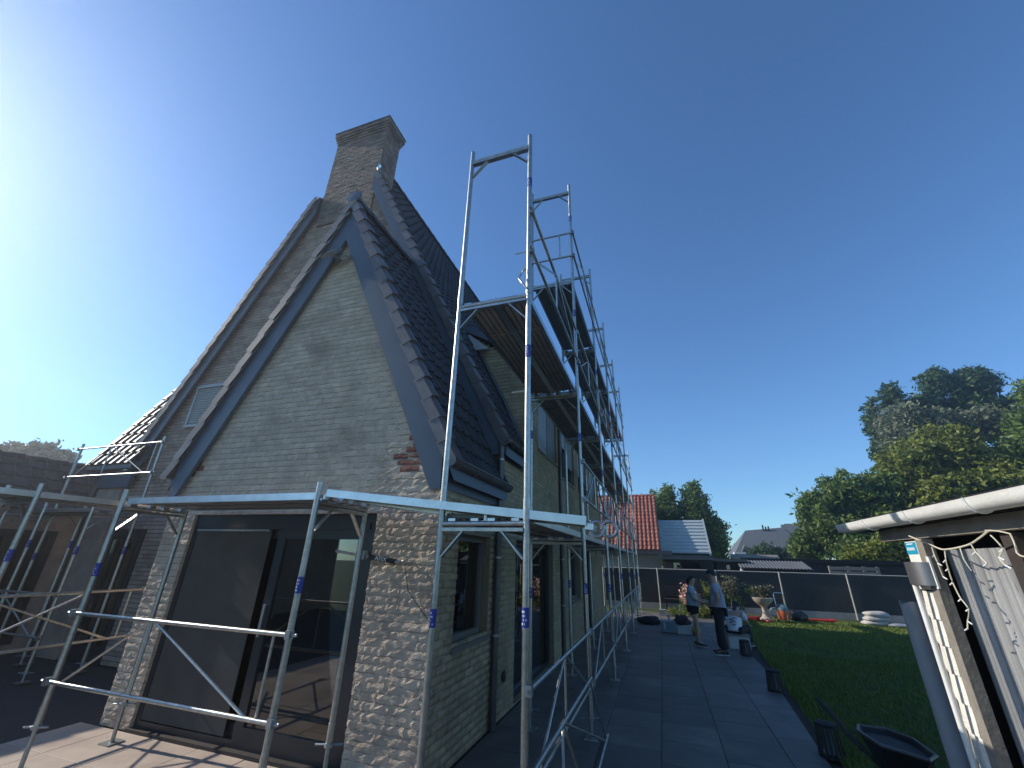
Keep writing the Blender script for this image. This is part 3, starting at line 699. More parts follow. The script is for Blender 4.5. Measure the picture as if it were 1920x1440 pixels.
# ================================================================== SCAFFOLDS
def post(parent, x, y, z0, z1, jack=False, band=True, zj=None):
    mb = MB(); mb.tube((x, y, z0), (x, y, z1), .0242, 14); s_ = mb.build('standard', 'galv', parent, smooth=True)
    return s_
def jack(parent, x, y, z1):
    mb = MB(); mb.tube((x, y, .012), (x, y, z1+.05), .018, 10); mb.box(x-.075, x+.075, y-.075, y+.075, .0, .012)
    if z1 > .1: mb.tube((x, y, z1-.03), (x, y, z1+.0), .034, 8); mb.tube((x-.11, y-.03, z1-.02), (x+.11, y+.03, z1-.01), .010, 6)
    mb.build('base_jack', 'galv_dull', parent, smooth=True)
def band(parent, x, y, z):
    mb = MB(); mb.tube((x, y, z-.06), (x, y, z+.06), .0252, 14, caps=False); b_ = mb.build('label_band', 'blue', parent, smooth=True)
    mb = MB()
    for k in range(4):
        a0 = R.uniform(3.4, 4.2)
        for q in range(5):
            if R.random() < .25: continue
            t0 = a0+q*.28; p_ = [(x+.0257*math.cos(t), y+.0257*math.sin(t)) for t in (t0, t0+.19)]; z0 = z-.045+k*.024
            mb.quad((*p_[0], z0), (*p_[1], z0), (*p_[1], z0+.013), (*p_[0], z0+.013))
    mb.build('band_lettering', 'whiteplain', b_, fix=False)
def frame(root, pin, pout, z0, zt, base=True, bands=True, ext=.17):
    a_ = V(pin[0], pin[1], zt); b_ = V(pout[0], pout[1], zt); d = (b_-a_).normalized()
    mb = MB(); mb.tube(a_, b_, .021, 10); sd_ = d.cross(uz)
    m4 = Matrix(((d.x, sd_.x, 0, a_.x), (d.y, sd_.y, 0, a_.y), (0, 0, 1, zt), (0, 0, 0, 1)))
    L = (b_-a_).length
    mb.box(.02, L-.02, -.024, .024, -.055, -.030, m4)
    for s_, q in ((.024, .20), (L-.024, L-.20)):
        p0 = m4 @ V(s_, 0, -.24); p1 = m4 @ V(q, 0, -.045); dd = (p1-p0).normalized(); nn = dd.cross(sd_)
        mm = Matrix(((dd.x, sd_.x, nn.x, p0.x), (dd.y, sd_.y, nn.y, p0.y), (dd.z, sd_.z, nn.z, p0.z), (0, 0, 0, 1)))
        mb.box(0, (p1-p0).length, -.017, .017, -.006, .006, mm)
    f_ = mb.build('frame', 'galv', root, smooth=True)
    for (px, py) in (pin, pout):
        post(f_, px, py, z0, zt+ext)
        mb = MB(); mb.tube((px, py, z0), (px, py, z0+.16), .0272, 12); mb.build('sleeve', 'galv', f_, smooth=True)
        if base: jack(f_, px, py, z0+.03)
        if bands and (R.random() < .45 or (px, py) == pout): band(f_, px, py, zt-.62+R.uniform(-.08, .08))
    return f_
def plank(root, p0, p1, wd, off, zoff=.028, th=.05):
    """deck plank between two points, shifted sideways by off (to the right of travel)"""
    p0 = Vector(p0); p1 = Vector(p1); d = (p1-p0); L = d.length; d.normalize(); s_ = d.cross(uz).normalized(); n_ = s_.cross(d)
    o_ = p0+s_*off+n_*zoff
    m4 = Matrix(((d.x, s_.x, n_.x, o_.x), (d.y, s_.y, n_.y, o_.y), (d.z, s_.z, n_.z, o_.z), (0, 0, 0, 1)))
    mb = MB(); h = wd/2
    mb.box(.03, L-.03, -h+.006, h-.006, .018, th, m4)
    for q in (-.55, -.18, .18, .55): mb.box(.05, L-.05, q*h-.018, q*h+.018, .004, .0175, m4)
    for q in range(1, 4): mb.box(L*q/4-.02, L*q/4+.02, -h+.02, h-.02, .0, .0165, m4)
    pl = mb.build('deck_plank', 'deckunder', root)
    for s2 in (-1, 1):
        mb = MB(); mb.box(.02, L-.02, s2*h-.006, s2*h+.006, -.004, th+.006, m4); mb.box(.02, L-.02, s2*h-(.03 if s2 > 0 else 0), s2*h+(.03 if s2 < 0 else 0), -.006, .0, m4); mb.build('edge_rail', 'alu', pl)
    for e in (.0, L):
        for q in (-.6, .6): mb = MB(); mb.box(e-.03, e+.03, q*h-.03, q*h+.03, -.03, .012, m4); mb.build('deck_claw', 'alu', pl)
    return pl
def guard(root, p0, p1, zl, zh, r=.0168, name='guard_frame', claws=True):
    p0 = Vector(p0); p1 = Vector(p1); d = (p1-p0).normalized()
    at = lambda t, z: V(p0.x+(p1.x-p0.x)*t, p0.y+(p1.y-p0.y)*t, p0.z+(p1.z-p0.z)*t+z)
    mb = MB(); mb.tube(at(-.015, zh), at(1.015, zh), r, 10); mb.tube(at(-.015, zl), at(1.015, zl), r, 10)
    for a_, b_ in (((.42, zh), (.42, zl)), ((.41, zh), (.06, zl)), ((.43, zh), (.92, zl)), ((.955, zh), (.955, zl))):
        mb.tube(at(*a_), at(*b_), .011, 8)
    g_ = mb.build(name, 'galv', root, smooth=True)
    if claws:
        for t_ in (-.012, 1.012):
            for z in (zl, zh):
                mb = MB(); c = at(t_, z); mb.box(c.x-.022, c.x+.022, c.y-.022, c.y+.022, c.z-.03, c.z+.03); mb.tube(c-d*.0, c+d*(.07 if t_ > .5 else -.07), .012, 6); mb.build('wedge_clamp', 'galv_dull', g_)
    return g_
# --- long scaffold along the side facade
W_ = .70; SY = [0, 2.52, 5.03, 7.55, 10.07, 12.6, 15.1]
sA = thing('scaffold', (-.35, 6, 0), 'tall galvanised frame scaffold of several levels along the long side facade', 'scaffold')
for i, y in enumerate(SY):
    lifts = 3 if i in (0, 6) else 4
    for k in range(lifts):
        z0 = .02 if k == 0 else 2*k+.02
        frame(sA, (-W_, y), (0, y), (.16 if k == 0 else z0+.0), 2*(k+1), base=(k == 0))
for i in range(len(SY)-1):
    y0, y1 = SY[i]+.03, SY[i+1]-.03
    for lv in (1, 2, 3):
        if lv == 3 and (i == 0 or i == 5): continue
        for off in (.185, .515): plank(sA, (0, y0, 2*lv), (0, y1, 2*lv), .32, -off)
    for lv in (0, 1, 2, 3):
        if (lv == 3 and i in (0, 5)) or (lv == 1 and i == 0): continue
        guard(sA, (.036, SY[i], 0), (.036, SY[i+1], 0), 2*lv+.5, 2*lv+1.0)
mb = MB()
for z in (6.5, 7.0): mb.tube((-W_, 2.49, z), (0, 2.49, z), .017, 10)
mb.tube((-.2, 2.49, 6.5), (-.2, 2.49, 7.0), .014, 8); mb.build('end_guard', 'galv', sA, smooth=True)
for z, y in ((3.05, .0), (4.52, 0)):
    mb = MB(); mb.tube((-.14, y-.0, z), (0, y, z+.005), .008, 6); mb.build('hook_pin', 'galv', sA)
mb = MB(); mb.path([(.0, -.04, 4.05), (-.05, -.05, 4.12), (-.09, -.03, 4.2), (-.05, -.03, 4.27), (-.02, -.03, 4.3)], .010, 6); mb.build('coupler', 'galv_dull', sA, smooth=True)
# toe boards and lattice stored on the far top bays
for i in (2, 3):
    mb = MB(); mb.box(-.68, -.05, SY[i]+.15, SY[i+1]-.2, 6.09, 6.13); mb.build('stored_board', 'deckwood', sA)
# --- gable scaffold
sB = thing('scaffold', (-3, .2, 0), 'low galvanised scaffold with one deck in front of the sliding door', 'scaffold')
F0, F1 = -4.40, -1.85; YO, YI = -.12, .55; ZF = 2.17
for xx in (F0, F1): frame(sB, (xx, YI), (xx, YO), .30, ZF, base=True)
for off in (-.175, -.50): plank(sB, (F0+.03, YO, ZF), (F1-.03, YO, ZF), .31, off)
plank(sB, (F1+.03, YO, 2.20), (.45, YO+.1, 1.965), .31, -.19)
plank(sB, (F1+.03, YO, 2.20), (-.73, YO, 2.06), .31, -.52)
guard(sB, (F0, YO-.036, 0), (F1, YO-.036, 0), .65, 1.19)
mb = MB()
for cx in (.50, .585):
    n_ = 18; mb.path([(cx+.052*math.cos(6.283*k/n_), .07, 1.965+.05*math.sin(6.283*k/n_)) for k in range(n_+1)], .013, 6)
mb.tube((.42, .07, 1.985), (.47, .07, 1.98), .02, 8); mb.build('ring_coupler', 'galv', sB, smooth=True)
# wall tie: black sleeve with lettering
tie = thing('wall_tie', (-1.8, .62, 1.75), 'black sleeved tie bar between inner scaffold post and the brick pier', 'tie bar')
mb = MB(); mb.tube((-2.15, .585, 1.79), (-1.76, .60, 1.745), .014, 8); mb.box(-1.9, -1.8, .565, .615, 1.72, 1.80); mb.build('tie_rod', 'galv_dull', tie, smooth=True)
td = (V(-1.45, .66, 1.705)-V(-1.76, .60, 1.745))
mb = MB(); mb.tube((-1.76, .60, 1.745), (-1.50, .65, 1.711), .024, 10); mb.build('tie_sleeve', 'black', tie, smooth=True)
mb = MB(); mb.tube((-1.50, .65, 1.711), (-1.45, .66, 1.705), .016, 8); n_ = 12
mb.path([(-1.42+.02*math.cos(6.283*k/n_), .665, 1.70+.02*math.sin(6.283*k/n_)) for k in range(n_+1)], .006, 6); mb.tube((-1.41, .665, 1.70), (-1.40, .80, 1.70), .008, 6); mb.build('tie_hook', 'galv_dull', tie)
cu = D.curves.new('AFIX', 'FONT'); cu.body = 'AFIX'; cu.size = .058; cu.extrude = .001; cu.align_x = 'CENTER'; cu.align_y = 'CENTER'
to_ = D.objects.new('tmp', cu); COL.objects.link(to_); bpy.context.view_layer.update()
tme = D.meshes.new_from_object(to_.evaluated_get(bpy.context.evaluated_depsgraph_get())); D.objects.remove(to_)
tme.materials.clear(); tme.materials.append(M['whiteplain'])
tdn = (V(-1.50, .65, 1.711)-V(-1.76, .60, 1.745)).normalized(); tn = V(0, -1, 0)-tdn*V(0, -1, 0).dot(tdn); tn.normalize(); tu = tn.cross(tdn)
c_ = V(-1.635, .624, 1.729)+tn*.0255
link('tie_lettering', tme, tie, mw=Matrix(((tdn.x, tu.x, tn.x, c_.x), (tdn.y, tu.y, tn.y, c_.y), (tdn.z, tu.z, tn.z, c_.z), (0, 0, 0, 1))))
# wire from the hook to the corner post
mb = MB(); mb.path([(-1.40, .64, 1.70), (-1.33, .55, 1.69), (-1.05, .2, 1.5), (-.73, .0, 1.33)], .003, 5); mb.build('tie_wire', 'blackmat', label='thin dark wire from the tie bar down to the corner post', cat='wire')
# --- scaffold left of the front wing and in front of the main gable
sC = thing('scaffold', (-6.8, .9, 0), 'galvanised scaffold with upper guard frames before the main gable and shaded courtyard', 'scaffold')
XI, XO = -5.56, -6.2
frame(sC, (XI, -.3), (XO, -.3), .12, 2.24, base=True)
for off in (.17, .49): plank(sC, (XI, -1.6, 2.24), (XI, 1.25, 2.24), .31, -off)
guard(sC, (XI+.03, -1.5, 0), (XI+.03, 1.07, 0), .76, 1.28)
mb = MB(); mb.tube((XI+.03, -.75, .62), (XI+.03, .5, 1.27), .012, 8); mb.build('brace', 'galv', sC, smooth=True)
for xx in (-7.75, -10.2):
    frame(sC, (xx, 2.0), (xx, 1.35), .1, 2.28, base=True)
    mb = MB(); mb.tube((xx, 2.0, 2.3), (xx, 2.0, 3.74), .0242, 12); mb.build('guard_post', 'galv', sC, smooth=True)
for off in (.17, .49): plank(sC, (-7.78, 2.0, 2.28), (-10.17, 2.0, 2.28), .31, -off)
guard(sC, (-10.2, 1.965, 0), (-7.75, 1.965, 0), 3.05, 3.62)
guard(sC, (-10.2, 1.31, 0), (-7.75, 1.31, 0), .55, 1.1)
frame(sC, (-9.07, 1.9), (-9.07, 1.35), .1, 2.36, base=True)
# leaning spare guard frame on the ground beside the scaffold
lg = MB()
q0, q1 = V(.20, .05, .018), V(.155, 2.63, .018); h0, h1 = V(.075, -.3, .62), V(.06, 2.28, .60)
for a_, b_ in ((q0, q1), (h0, h1)): lg.tube(a_, b_, .0168, 10)
for a_, b_ in ((.42, .42), (.41, .06), (.43, .93), (.955, .955)): lg.tube(h0.lerp(h1, a_), q0.lerp(q1, b_), .011, 8)
lg.build('spare_guard_frame', 'galv', smooth=True, label='loose triangular braced guard frame leaning on the scaffold feet above the terrace', cat='guard rail')
# flood light under the apex
flt = thing('floodlight', (-3.19, .7, 5.8), 'grey square floodlight under the peak of the front gable', 'floodlight')
fm_ = Matrix.Translation((-3.19, .60, 5.80)) @ Matrix.Rotation(math.radians(-38), 4, 'X') @ Matrix.Rotation(math.radians(-8), 4, 'Z')
mb = MB(); mb.box(-.13, .13, -.022, .03, -.10, .10, fm_); mb.build('lamp_housing', 'galv_dull', flt)
mb = MB(); mb.box(-.11, .11, -.026, -.0225, -.082, .082, fm_); mb.build('lamp_glass', 'shutter', flt)
mb = MB(); mb.box(-.06, .06, -.030, -.0265, -.045, .045, fm_); mb.build('led_panel', 'whiteplain', flt)
mb = MB(); mb.box(-3.21, -3.17, .62, .79, 5.78, 5.82); mb.tube((-3.02, .70, 5.82), (-2.98, .77, 5.80), .03, 10); mb.build('lamp_bracket', 'galv_dull', flt)

# ================================================================== LEFT OUTBUILDING
ob = thing('outbuilding', (-13, 2, 0), 'low brown tiled outbuilding in shade across the courtyard from the house', 'outbuilding')
mb = MB(); mb.box(-16, -10.65, -9, 7.5, 0, 2.45); mb.build('wall', 'main_brick', ob)
mb = MB(); mb.prism([(-10.4, 2.4), (-11.2, 3.42), (-16.4, 3.30), (-16.4, 2.4)], 'y', -9.2, 7.7); ro = mb.build('roof', 'annex_tile', ob)
sl_ = V(-.8, 0, 1.02); ln_ = sl_.length; sl_.normalize(); nn_ = V(1.02, 0, .8).normalized(); bulk = MB(); tmA = MB()
for r in range(5):
    for c in range(70):
        y = -8.9+c*.235; o_ = V(-10.38, y, 2.42)+sl_*(r*ln_/5); mm = Matrix(((0, sl_.x, nn_.x, o_.x), (1, 0, 0, o_.y), (0, sl_.z, nn_.z, o_.z+.01), (0, 0, 0, 1))) @ Matrix.Diagonal((1.13, ln_/5/TL, 1, 1))
        bulk.add([mm @ Vector(v) for v in vs_], fs_)
bulk.build('tile_field', 'annex_tile', ro, smooth=True, kind='stuff', fix=False)
for k in range(46):
    mb = MB(); y0 = -8.9+k*.35; mb.tube((-11.2, y0, 3.40), (-11.2, y0+.36, 3.42), .085, 8, r1=.095); mb.build('ridge_tile', 'annex_tile', ro, smooth=True)
for y0 in (-1.2, 1.2):
    mb = MB(); mb.box(-10.66, -10.62, y0, y0+1.2, .1, 2.05); wd_ = mb.build('glazed_door', 'anthracite', ob)
    mb = MB(); mb.box(-10.615, -10.605, y0+.1, y0+1.1, .25, 1.95); mb.build('glass_pane', 'glass', wd_)

# ================================================================== GARDEN SHED (right)
sh = thing('garden_shed', (3.6, -1, 0), 'white gutter shed with shingle corner and pale strip curtain door', 'shed')
GX = 2.31
mb = MB(); mb.prism([(2.325, 2.066), (2.325, 2.09), (5.6, 2.45), (5.6, 2.40)], 'y', -3.4, 1.05); mb.build('roof', 'blackmat', sh)
go = gutter(GX, -3.4, 1.08, 2.055, r=.050, m='white', parent=sh, brack=.55)
for k, y0 in enumerate((.83, .42, -.3)):
    pass
mb = MB(); mb.box(2.40, 2.44, -3.4, 1.0, 2.01, 2.085); mb.build('fascia', 'darkwood', sh)
mb = MB(); mb.box(2.415, 2.47, -3.3, .78, 1.935, 2.005); mb.build('beam', 'greywood', sh)
mb = MB(); mb.box(2.43, 2.455, .31, .459, 0, 1.93); mb.build('corner_wall', 'darkwood', sh)
mb = MB(); mb.box(2.45, 5.4, .46, .56, 0, 2.04); mb.box(5.3, 5.4, -3.3, .459, 0, 2.3); mb.box(2.45, 5.29, -3.4, -3.3, 0, 2.04); mb.build('wall', 'darkwood', sh)
mb = MB(); mb.tube((2.352, .365, .0), (2.352, .365, 1.70), .015, 12); mb.build('downpipe', 'white', sh, smooth=True)
for k in range(14):
    z1 = 1.64-k*.135; z0 = z1-.145; y0, y1 = .312+R.uniform(-.003, .003), .432
    if z1 < .1: break
    mb = MB(); pts = [(y0, z0), (y1-.022, z0), (y1, z0+.022), (y1, z1), (y0, z1)]
    mb.add([(2.405-(.010 if z < z1 else 0), y, z) for y, z in pts]+[(2.428, y, z) for y, z in pts], [(0, 1, 2, 3, 4), (9, 8, 7, 6, 5)]+[(i, 5+i, 5+(i+1) % 5, (i+1) % 5) for i in range(5)])
    mb.build('shingle', 'shingle', sh)
mb = MB(); mb.box(2.405, 2.428, .31, .45, 1.65, 1.92); mb.build('white_board', 'shingle', sh)
mb = MB(); mb.box(2.398, 2.45, .235, .309, 0, 1.93); mb.build('door_post', 'greywood', sh)
for k in range(16):
    z1 = 1.80-k*.115
    mb = MB(); mb.prism([(.400, z1), (.392, z1), (.352, z1-.125), (.366, z1-.125)], 'x', 2.47, 2.505); mb.build('lapped_board', 'greywood', sh)
mb = MB(); mb.box(2.60, 2.62, -1.0, .458, 0, 1.93); mb.build('dark_panel', 'blackmat', sh)
for k in range(20):
    y1 = .30-k*.0305
    mb = MB(); prc = [(0, .004), (.004, -.008), (.010, -.013), (.018, -.014), (.026, -.009), (.031, .003)]
    xb = 2.53+R.uniform(-.005, .008); n_ = len(prc)
    mb.add([(xb+b_, y1-a_, z) for z in (.02, 1.87) for a_, b_ in prc], [(i, i+1, n_+i+1, n_+i) for i in range(n_-1)])
    mb.add([(xb+b_+.004, y1-a_, z) for z in (.02, 1.87) for a_, b_ in prc], [(i+1, i, n_+i, n_+i+1) for i in range(n_-1)])
    mb.build('curtain_strip', 'curtain', sh, smooth=True, fix=False)
mb = MB(); mb.box(2.45, 2.52, -.40, -.32, 0, 1.93); mb.build('door_post', 'darkwood', sh)
mb = MB(); mb.box(2.50, 2.515, -.95, -.405, 1.72, 1.92); mb.build('header_panel', 'white', sh)
mb = MB(); mb.box(2.44, 2.50, -1.06, -.96, 0, 1.93); mb.build('door_post', 'darkwood', sh)
# sticker with white lettering marks
mb = MB(); mb.box(2.404, 2.409, .33, .455, 1.845, 1.915); stk = mb.build('sticker', 'cyan', sh)
for k, (y0, y1, z0, z1) in enumerate(((.36, .43, 1.902, 1.908), (.43, .44, 1.868, 1.885), (.415, .424, 1.868, 1.885), (.40, .409, 1.868, 1.885), (.385, .394, 1.868, 1.885), (.37, .379, 1.868, 1.885), (.355, .364, 1.868, 1.885))):
    mb = MB(); mb.box(2.4025, 2.4038, y0, y1, z0, z1); mb.build('sticker_mark', 'whiteplain', stk)
# wall lamp: curved shade
wl = thing('wall_lamp', (2.37, .33, 1.7), 'half round steel wall lamp on the white shed corner', 'lamp')
mb = MB(); n_ = 12; pts = [(2.40-.07*math.sin(math.pi*i/n_), .335+.105*math.cos(math.pi*i/n_)) for i in range(n_+1)]
mb.add([(x, y, z) for z in (1.675, 1.80) for x, y in pts], [(i, i+1, n_+2+i, n_+1+i) for i in range(n_)]); mb.build('lamp_shade', mat('grey_steel_shade', (.25, .25, .26), .4, .8), wl, smooth='all')
mb = MB(); mb.box(2.395, 2.405, .22, .25, 1.66, 1.83); mb.tube((2.388, .43, 1.685), (2.378, .458, 1.69), .008, 8); mb.build('lamp_bracket', 'white', wl)
# string lights
CORD = [[(0.276, 1.947), (0.081, 1.887), (-0.03, 1.862), (-0.166, 1.87), (-0.268, 1.887), (-0.421, 1.93)], [(0.089, 1.879), (0.081, 1.836), (0.064, 1.794), (0.081, 1.726)], [(-0.021, 1.862), (-0.021, 1.811), (-0.004, 1.768), (0.013, 1.7), (-0.03, 1.624), (-0.055, 1.581), (0.004, 1.522), (0.004, 1.488)], [(-0.166, 1.87), (-0.174, 1.811), (-0.18, 1.76)], [(-0.268, 1.887), (-0.276, 1.845), (-0.31, 1.794)], [(-0.429, 1.913), (-0.455, 1.854), (-0.412, 1.819), (-0.446, 1.785)], [(-0.40, 1.935), (-0.531, 1.913), (-0.54, 1.837), (-0.591, 1.82), (-0.71, 1.837), (-.9, 1.93)]]
stl = thing('string_lights', (2.37, 0, 1.9), 'cream icicle string lights hanging below the shed beam', 'string lights')
for ci, pts in enumerate(CORD):
    P3 = [V(2.363+.006*math.sin(k*2.1+ci), y, z) for k, (y, z) in enumerate(pts)]; Q = []
    for k in range(len(P3)-1):
        a_, b_ = P3[max(k-1, 0)], P3[min(k+2, len(P3)-1)]
        for s_ in range(5):
            t_ = s_/5; Q.append(P3[k]*(1-t_)+P3[k+1]*t_+(P3[k]-a_+P3[k+1]-b_)*(.25*t_*(1-t_)))
    Q.append(P3[-1]); mb = MB(); mb.path(Q, .0032 if ci else .0042, 6); mb.build('light_cord', 'lightcord', stl, smooth=True)
    if ci in (1, 2, 4, 5):
        for q in P3[1:]:
            mb = MB(); mb.tube(q, q+V(0, R.choice((-1, 1))*.03, -.012), .0035, 6); mb.build('light_bulb', 'whiteplain', stl)
# upright curved sheet leaning at the shed corner
mb = MB(); n_ = 10; ring = [(2.535+.065*math.cos(math.radians(100+200*i/n_)), .93+.06*math.sin(math.radians(100+200*i/n_))) for i in range(n_+1)]
inn = [(2.535+(x-2.535)*.93, .93+(y-.93)*.93) for x, y in ring]
zt = lambda i: 1.545+.01*math.sin(i)
k_ = n_+1
vs2 = [(x, y, 0) for x, y in ring]+[(x, y, zt(i)) for i, (x, y) in enumerate(ring)]+[(x, y, 0) for x, y in inn]+[(x, y, zt(i)) for i, (x, y) in enumerate(inn)]
fs2 = [(i, i+1, k_+i+1, k_+i) for i in range(n_)]+[(2*k_+i+1, 2*k_+i, 3*k_+i, 3*k_+i+1) for i in range(n_)]+[(k_+i, k_+i+1, 3*k_+i+1, 3*k_+i) for i in range(n_)]+[(0, k_, 3*k_, 2*k_), (n_, k_+n_, 3*k_+n_, 2*k_+n_)]
mb.add(vs2, fs2); mb.build('rolled_sheet', 'greysheet', smooth=True, label='tall grey half rolled sheet standing upright behind the shed corner', cat='sheet')

# ================================================================== FENCE
FY = 17.2
fe = thing('fence', (4, FY, 0), 'dark privacy mesh fence with pale posts across the end of the garden', 'fence')
px_ = [-3.85, -1.6, .68, 2.95, 5.22, 7.45, 9.7, 12.0]
for x in px_:
    mb = MB(); mb.tube((x, FY-.05, 0), (x, FY-.05, 1.54), .026, 10); mb.build('fence_post', 'postgrey', fe, smooth=True)
for i in range(len(px_)-1):
    a_, b_ = px_[i], px_[i+1]
    mb = MB(); mb.box(a_+.003, b_-.003, FY+.0, FY+.012, .22, 1.50); pn = mb.build('privacy_panel', 'fence_dark', fe)
    mb = MB(); mb.box(a_+.002, b_-.002, FY-.03, FY+.03, 0, .218); mb.build('concrete_plate', 'concrete', fe)
    mb = MB(); H_ = 1.28; sp = .085; u = a_-H_
    while u < b_:
        for sgn in (1, -1):
            x0, x1 = (u, u+H_) if sgn > 0 else (u+H_, u); z0, z1 = .22, 1.5
            # clip to the panel
            tt = [0, 1]
            lo, hi = 0, 1
            dx = x1-x0
            ta, tb2 = sorted(((a_+.01-x0)/dx, (b_-.01-x0)/dx)); lo = max(lo, ta); hi = min(hi, tb2)
            if hi-lo > .02:
                yo = FY-.010 if sgn > 0 else FY-.005
                mb.tube((x0+dx*lo, yo, z0+(z1-z0)*lo), (x0+dx*hi, yo, z0+(z1-z0)*hi), .0034 if sgn > 0 else .0022, 4, caps=False)
        u += sp
    mb.build('wire_mesh', 'wire', pn, kind='stuff', fix=False)
    mb = MB(); mb.tube((a_, FY-.03, 1.515), (b_, FY-.03, 1.515), .016, 8); mb.build('top_rail', 'postgrey', fe, smooth=True)

# ================================================================== BACKGROUND BUILDINGS
rh = thing('neighbour_house', (-2.5, 24, 0), 'neighbour house with bright red pantile roof beyond the fence', 'house')
mb = MB(); mb.box(-6.5, .85, 21.3, 27, 0, 2.3); mb.prism([(21.3, 2.3), (27, 2.3), (24.1, 5.3)], 'x', .6, .85); mb.build('wall', 'render_wall', rh)
mb = MB(); mb.prism([(20.95, 2.22), (20.95, 2.36), (24.1, 5.5), (27.3, 2.36), (27.3, 2.22), (24.1, 5.36)], 'x', -6.8, .92); rro = mb.build('roof', 'red_tile', rh)
rp = [(0, .0), (.2, .045), (.42, .05), (.6, .012), (.8, .0), (1, .005)]
bulk = MB(); sdv = V(0, 3.15, 3.14); sl2 = sdv.length/15; sdv.normalize(); nv = V(0, -sdv.z, sdv.y)
for r in range(15):
    for c in range(35):
        o_ = V(.90-c*.215, 20.93, 2.37)+sdv*(r*sl2)
        vs2 = [o_+V(-p*.225, 0, 0)+nv*(q+l_)+sdv*t_ for t_, l_ in ((-.03, .03), (sl2, .0)) for p, q in rp]+[o_+V(-p*.225, 0, 0)+nv*(q-.01)+sdv*-.03 for p, q in rp]
        n_ = len(rp); bulk.add(vs2, [(i, i+1, n_+i+1, n_+i) for i in range(n_-1)]+[(i+1, i, 2*n_+i, 2*n_+i+1) for i in range(n_-1)])
bulk.build('tile_field', 'red_tile', rro, smooth=True, kind='stuff', fix=False)
mb = MB(); mb.box(-6.8, 1.45, 20.72, 20.95, 2.14, 2.32); mb.build('eave_board', 'zinc', rh)
for k in range(24):
    mb = MB(); mb.tube((-6.8+k*.32, 24.1, 5.50), (-6.47+k*.32, 24.1, 5.52), .10, 8); mb.build('ridge_tile', 'red_tile', rro, smooth=True)
wr = thing('white_roofed_annex', (2.1, 23, 0), 'annex with pale corrugated sheet roof beside the red roofed house', 'annex')
mb = MB(); mb.box(.96, 3.2, 22.3, 25, 0, 2.2); mb.build('wall', 'darkwood', wr)
for k in range(10):
    a_ = V(.93, 21.95+k*.145, 2.24+k*.178); b_ = V(.93, 21.95+(k+1)*.145, 2.24+(k+1)*.178); nn2 = V(0, -.178, .145).normalized()
    mb = MB(); pr3 = [a_+nn2*.0, a_.lerp(b_, .25)+nn2*.05, a_.lerp(b_, .8)+nn2*.035, b_+nn2*.0]
    mb.add([p for p in pr3]+[V(3.3, p.y, p.z) for p in pr3], [(i, i+1, 5+i, 4+i) for i in range(3)]+[(3, 2, 1, 0), (4, 5, 6, 7)]); mb.build('roof_sheet', 'corr', wr)
mb = MB(); mb.prism([(21.9, 2.16), (21.9, 2.26), (23.4, 4.1), (23.4, 3.95)], 'x', 3.3, 3.38); mb.build('verge_strip', 'corr', wr)
mb = MB(); mb.prism([(22.0, 2.0), (22.0, 2.15), (23.4, 3.9), (25, 2.1), (25, 2.0)], 'x', .95, 3.3); mb.build('roof_deck', 'zinc', wr)
def lowshed(name, x0, x1, y0, y1, z, label, wm='darkwood', rm_='zinc', win=True):
    t_ = thing(name, ((x0+x1)/2, y0, 0), label, 'shed')
    mb = MB(); mb.box(x0, x1, y0, y1, 0, z-.12); mb.build('wall', wm, t_)
    mb = MB(); mb.box(x0-.1, x1+.1, y0-.22, y1+.1, z-.12, z); mb.build('roof', rm_, t_)
    if win:
        mb = MB(); mb.box(x0+.35, x1-.55, y0-.02, y0-.001, z-.75, z-.22); w_ = mb.build('window', 'blackmat', t_); mb = MB(); mb.box(x0+.4, x1-.6, y0-.03, y0-.022, z-.7, z-.26); mb.build('glass_pane', 'glass', w_)
    return t_
lowshed('flat_shed', 1.0, 3.1, 18.9, 21, 2.03, 'flat roofed shed with wide dark window under the pale corrugated roof', 'darkwood')
lowshed('flat_shed', 3.25, 4.4, 19.3, 21, 1.99, 'narrow dark flat shed between the two larger sheds', 'darkwood', win=True)
ls = thing('tiled_lean_to', (5.4, 18.6, 0), 'low lean-to with grey corrugated tile roof behind the fence', 'lean-to')
mb = MB(); mb.box(4.2, 6.7, 18.8, 20.2, 0, 1.6); mb.build('wall', 'darkwood', ls)
bulk = MB()
for c in range(22):
    x0 = 4.12+c*.122
    prq = [(0, 0), (.03, .03), (.06, .035), (.09, .01), (.122, 0)]
    bulk.add([(x0+p, 18.45, 1.63+q) for p, q in prq]+[(x0+p, 19.7, 1.93+q) for p, q in prq], [(i, i+1, 6+i, 5+i) for i in range(4)])
bulk.add([(4.1, 18.45, 1.6), (6.82, 18.45, 1.6), (6.82, 19.7, 1.92), (4.1, 19.7, 1.92)], [(0, 1, 2, 3)])
bulk.build('roof', 'slate_roof', ls, smooth=True, fix=False)
mb = MB(); mb.box(4.12, 4.2, 18.5, 18.79, 1.2, 1.6); mb.build('end_bracket', 'white', ls)
lb = thing('long_dark_shed', (8.5, 20, 0), 'long dark stained timber shed behind the lean-to and pallet', 'shed')
mb = MB(); mb.box(4.5, 13.5, 20.4, 23, 0, 1.9); mb.build('wall', 'darkwood', lb)
mb = MB(); mb.box(4.4, 13.7, 20.2, 23.2, 1.9, 2.06); mb.build('roof', 'blackmat', lb)
for k in range(20):
    mb = MB(); mb.box(6.7+k*.34, 6.7+k*.34+.33, 20.36, 20.399, .9, 1.89); mb.build('wall_board', 'darkwood', lb)
pl_ = thing('pallet', (8.0, 18.2, .9), 'weathered grey wooden pallet upright against the fence top', 'pallet')
for z in (1.56, 1.72):
    mb = MB(); mb.box(7.1, 8.72, 17.60, 17.62, z-.06, z+.06); mb.build('slat', 'greywood', pl_)
